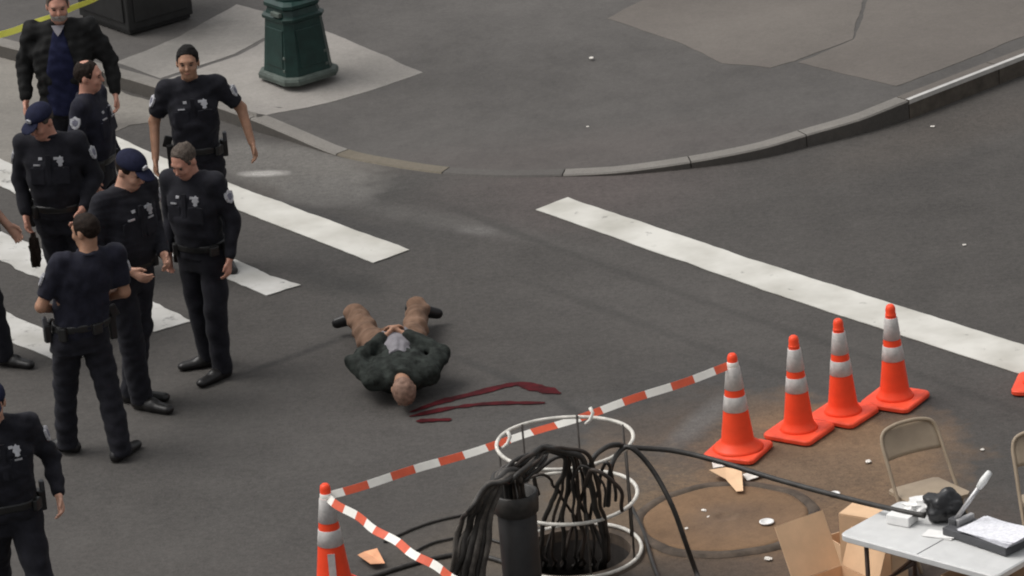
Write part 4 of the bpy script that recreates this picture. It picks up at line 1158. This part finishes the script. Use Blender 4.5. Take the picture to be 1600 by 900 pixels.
person('balding dark-haired officer in profile facing right in front of the bearded man', head_px=(132, 94), H=1.70, rz=R(72), head=(8, 4), hair=M_HBRN, bald=.9, sleeves='long', skinm=M_SK3, seed=2, shirt=M_UNI2)
person('capped officer in long sleeves looking down to the left, holding dark gloves', head_px=(63, 157), H=1.78, rz=R(-8), head=(-30, 22), cap=True, hair=M_HGRY, sleeves='long', skinm=M_SK3, bulk=1.08, seed=3, lean=(-.06, -.04),
       armR=(A3(-.27, .03, 1.18), A3(-.225, -.10, .95)), armL=(A3(.27, .05, 1.18), A3(.20, -.16, 1.0)), feet=[Vector((.16, 0, 0)), Vector((0.0, .02, 0))])
gl = W(54, 388, .80)
o = crumple('glove_pair', gl+Vector((0, .0, -.14)), (.035, .03, .13), M_HBRN, 'dark brown gloves hanging from the hand of the capped officer at left', 'gloves', 4, .5, 3)
person('short-sleeved officer with black hair walking forward with both arms held out', head_px=(291, 71), H=1.76, rz=R(4), head=(-6, 0), hair=M_HBLK, sleeves='short', skinm=M_SK2, seed=4, bulk=.98,
       armL=(A3(.355, .05, 1.24), A3(.405, -.06, 1.00)), armR=(A3(-.295, .07, 1.20), A3(-.315, -.05, .95)), feet=[Vector((.12, .06, 0)), Vector((-.12, -.04, 0))])
person('bareheaded officer with receding hair looking down, standing nearest the lying person', foot_px=[(345, 592), (326, 572)], head_px=(287, 217), rz=R(-28), head=(-8, 26), hair=M_HGRY, bald=.35, sleeves='long', skinm=M_SK3, seed=5,
       armL=(A3(.255, .06, 1.17), A3(.265, -.05, .92)), armR=(A3(-.25, .06, 1.17), A3(-.24, -.04, .92)), toes=(-30, -34))
person('capped officer facing right with a white patch on the sleeve, hands held at the waist', foot_px=[(214, 628), (228, 640)], head_px=(203, 228), rz=R(46), head=(6, 24), cap=True, hair=M_HBRN, sleeves='long', skinm=M_SK1, bulk=1.10, seed=6,
       armR=(A3(-.285, .02, 1.17), A3(-.19, -.22, 1.04)), armL=(A3(.27, .03, 1.17), A3(.10, -.24, 1.06)), toes=(18, 22))
person('officer seen from behind with dark brown hair and elbows bent, nearest the camera', foot_px=[(106, 705), (190, 716)], head_px=(166, 331), rz=R(196), head=(38, 6), hair=M_HBRN, sleeves='short', skinm=M_SK2, bulk=1.14, seed=7, shirt=M_UNI2,
       armL=(A3(.30, .03, 1.17), A3(.17, -.20, 1.05)), armR=(A3(-.29, .03, 1.17), A3(-.15, -.22, 1.06)), toes=(32, -34))
person('officer mostly outside the left edge, one bare forearm and black shoe showing', foot_px=[(-42, 562), (14, 571)], H=1.76, rz=R(72), head=(0, 10), hair=M_HBLK, sleeves='short', skinm=M_SK1, seed=8,
       armR=(A3(-.225, -.03, 1.17), A3(-.225, -.13, .93)), armL=(A3(.23, 0, 1.17), A3(.2, -.18, .98)), toes=(0, 0), lean=(-.0, .05))
person('capped officer striding in the lower left corner, cut off by the picture edge', head_px=(-21, 596), H=1.80, rz=R(14), head=(-10, 12), cap=True, hair=M_HBRN, sleeves='long', skinm=M_SK1, seed=9, lean=(-.05, -.05),
       armL=(A3(.305, .06, 1.20), A3(.30, -.10, 1.02)), feet=[Vector((.12, -.30, 0)), Vector((-.1, .30, 0))])
# person lying face down, head towards the camera
pr = W(607, 515, 0)
lie = person('person in a dark jacket and brown trousers lying face down with hands behind the back', prone=(pr.x, pr.y, .165), H=1.72, rz=R(4), group='people on the roadway', name='person', head=(0, 6), hair=M_STUB, bald=0, sleeves='long', skinm=M_SK2, shirt=M_GCAMO, trousers=M_TAN,
       uniform=False, belt=False, jacket=False, bulk=1.04, seed=10, armL=(A3(.305, .06, 1.20), A3(.07, .165, 1.02)), armR=(A3(-.305, .06, 1.20), A3(-.07, .165, 1.02)),
       feet=[Vector((.22, -.03, 0)), Vector((-.22, -.03, 0))], toes=(58, -62))
Sg = Field(A3(-.2, -.1, .85), A3(.2, .3, 1.4), .011)
Sg.add(*profile([(.90, 0, .012, .15, .172), (1.05, 0, .004, .14, .176), (1.2, 0, -.004, .12, .178), (1.30, 0, .0, .09, .166)], (0, 0)), k=0); Sg.warp(.006, 3, 60); Sg.clip(lambda P: .02-P[..., 1])
Sg.obj('shirt_back', M_GREYT, lie)
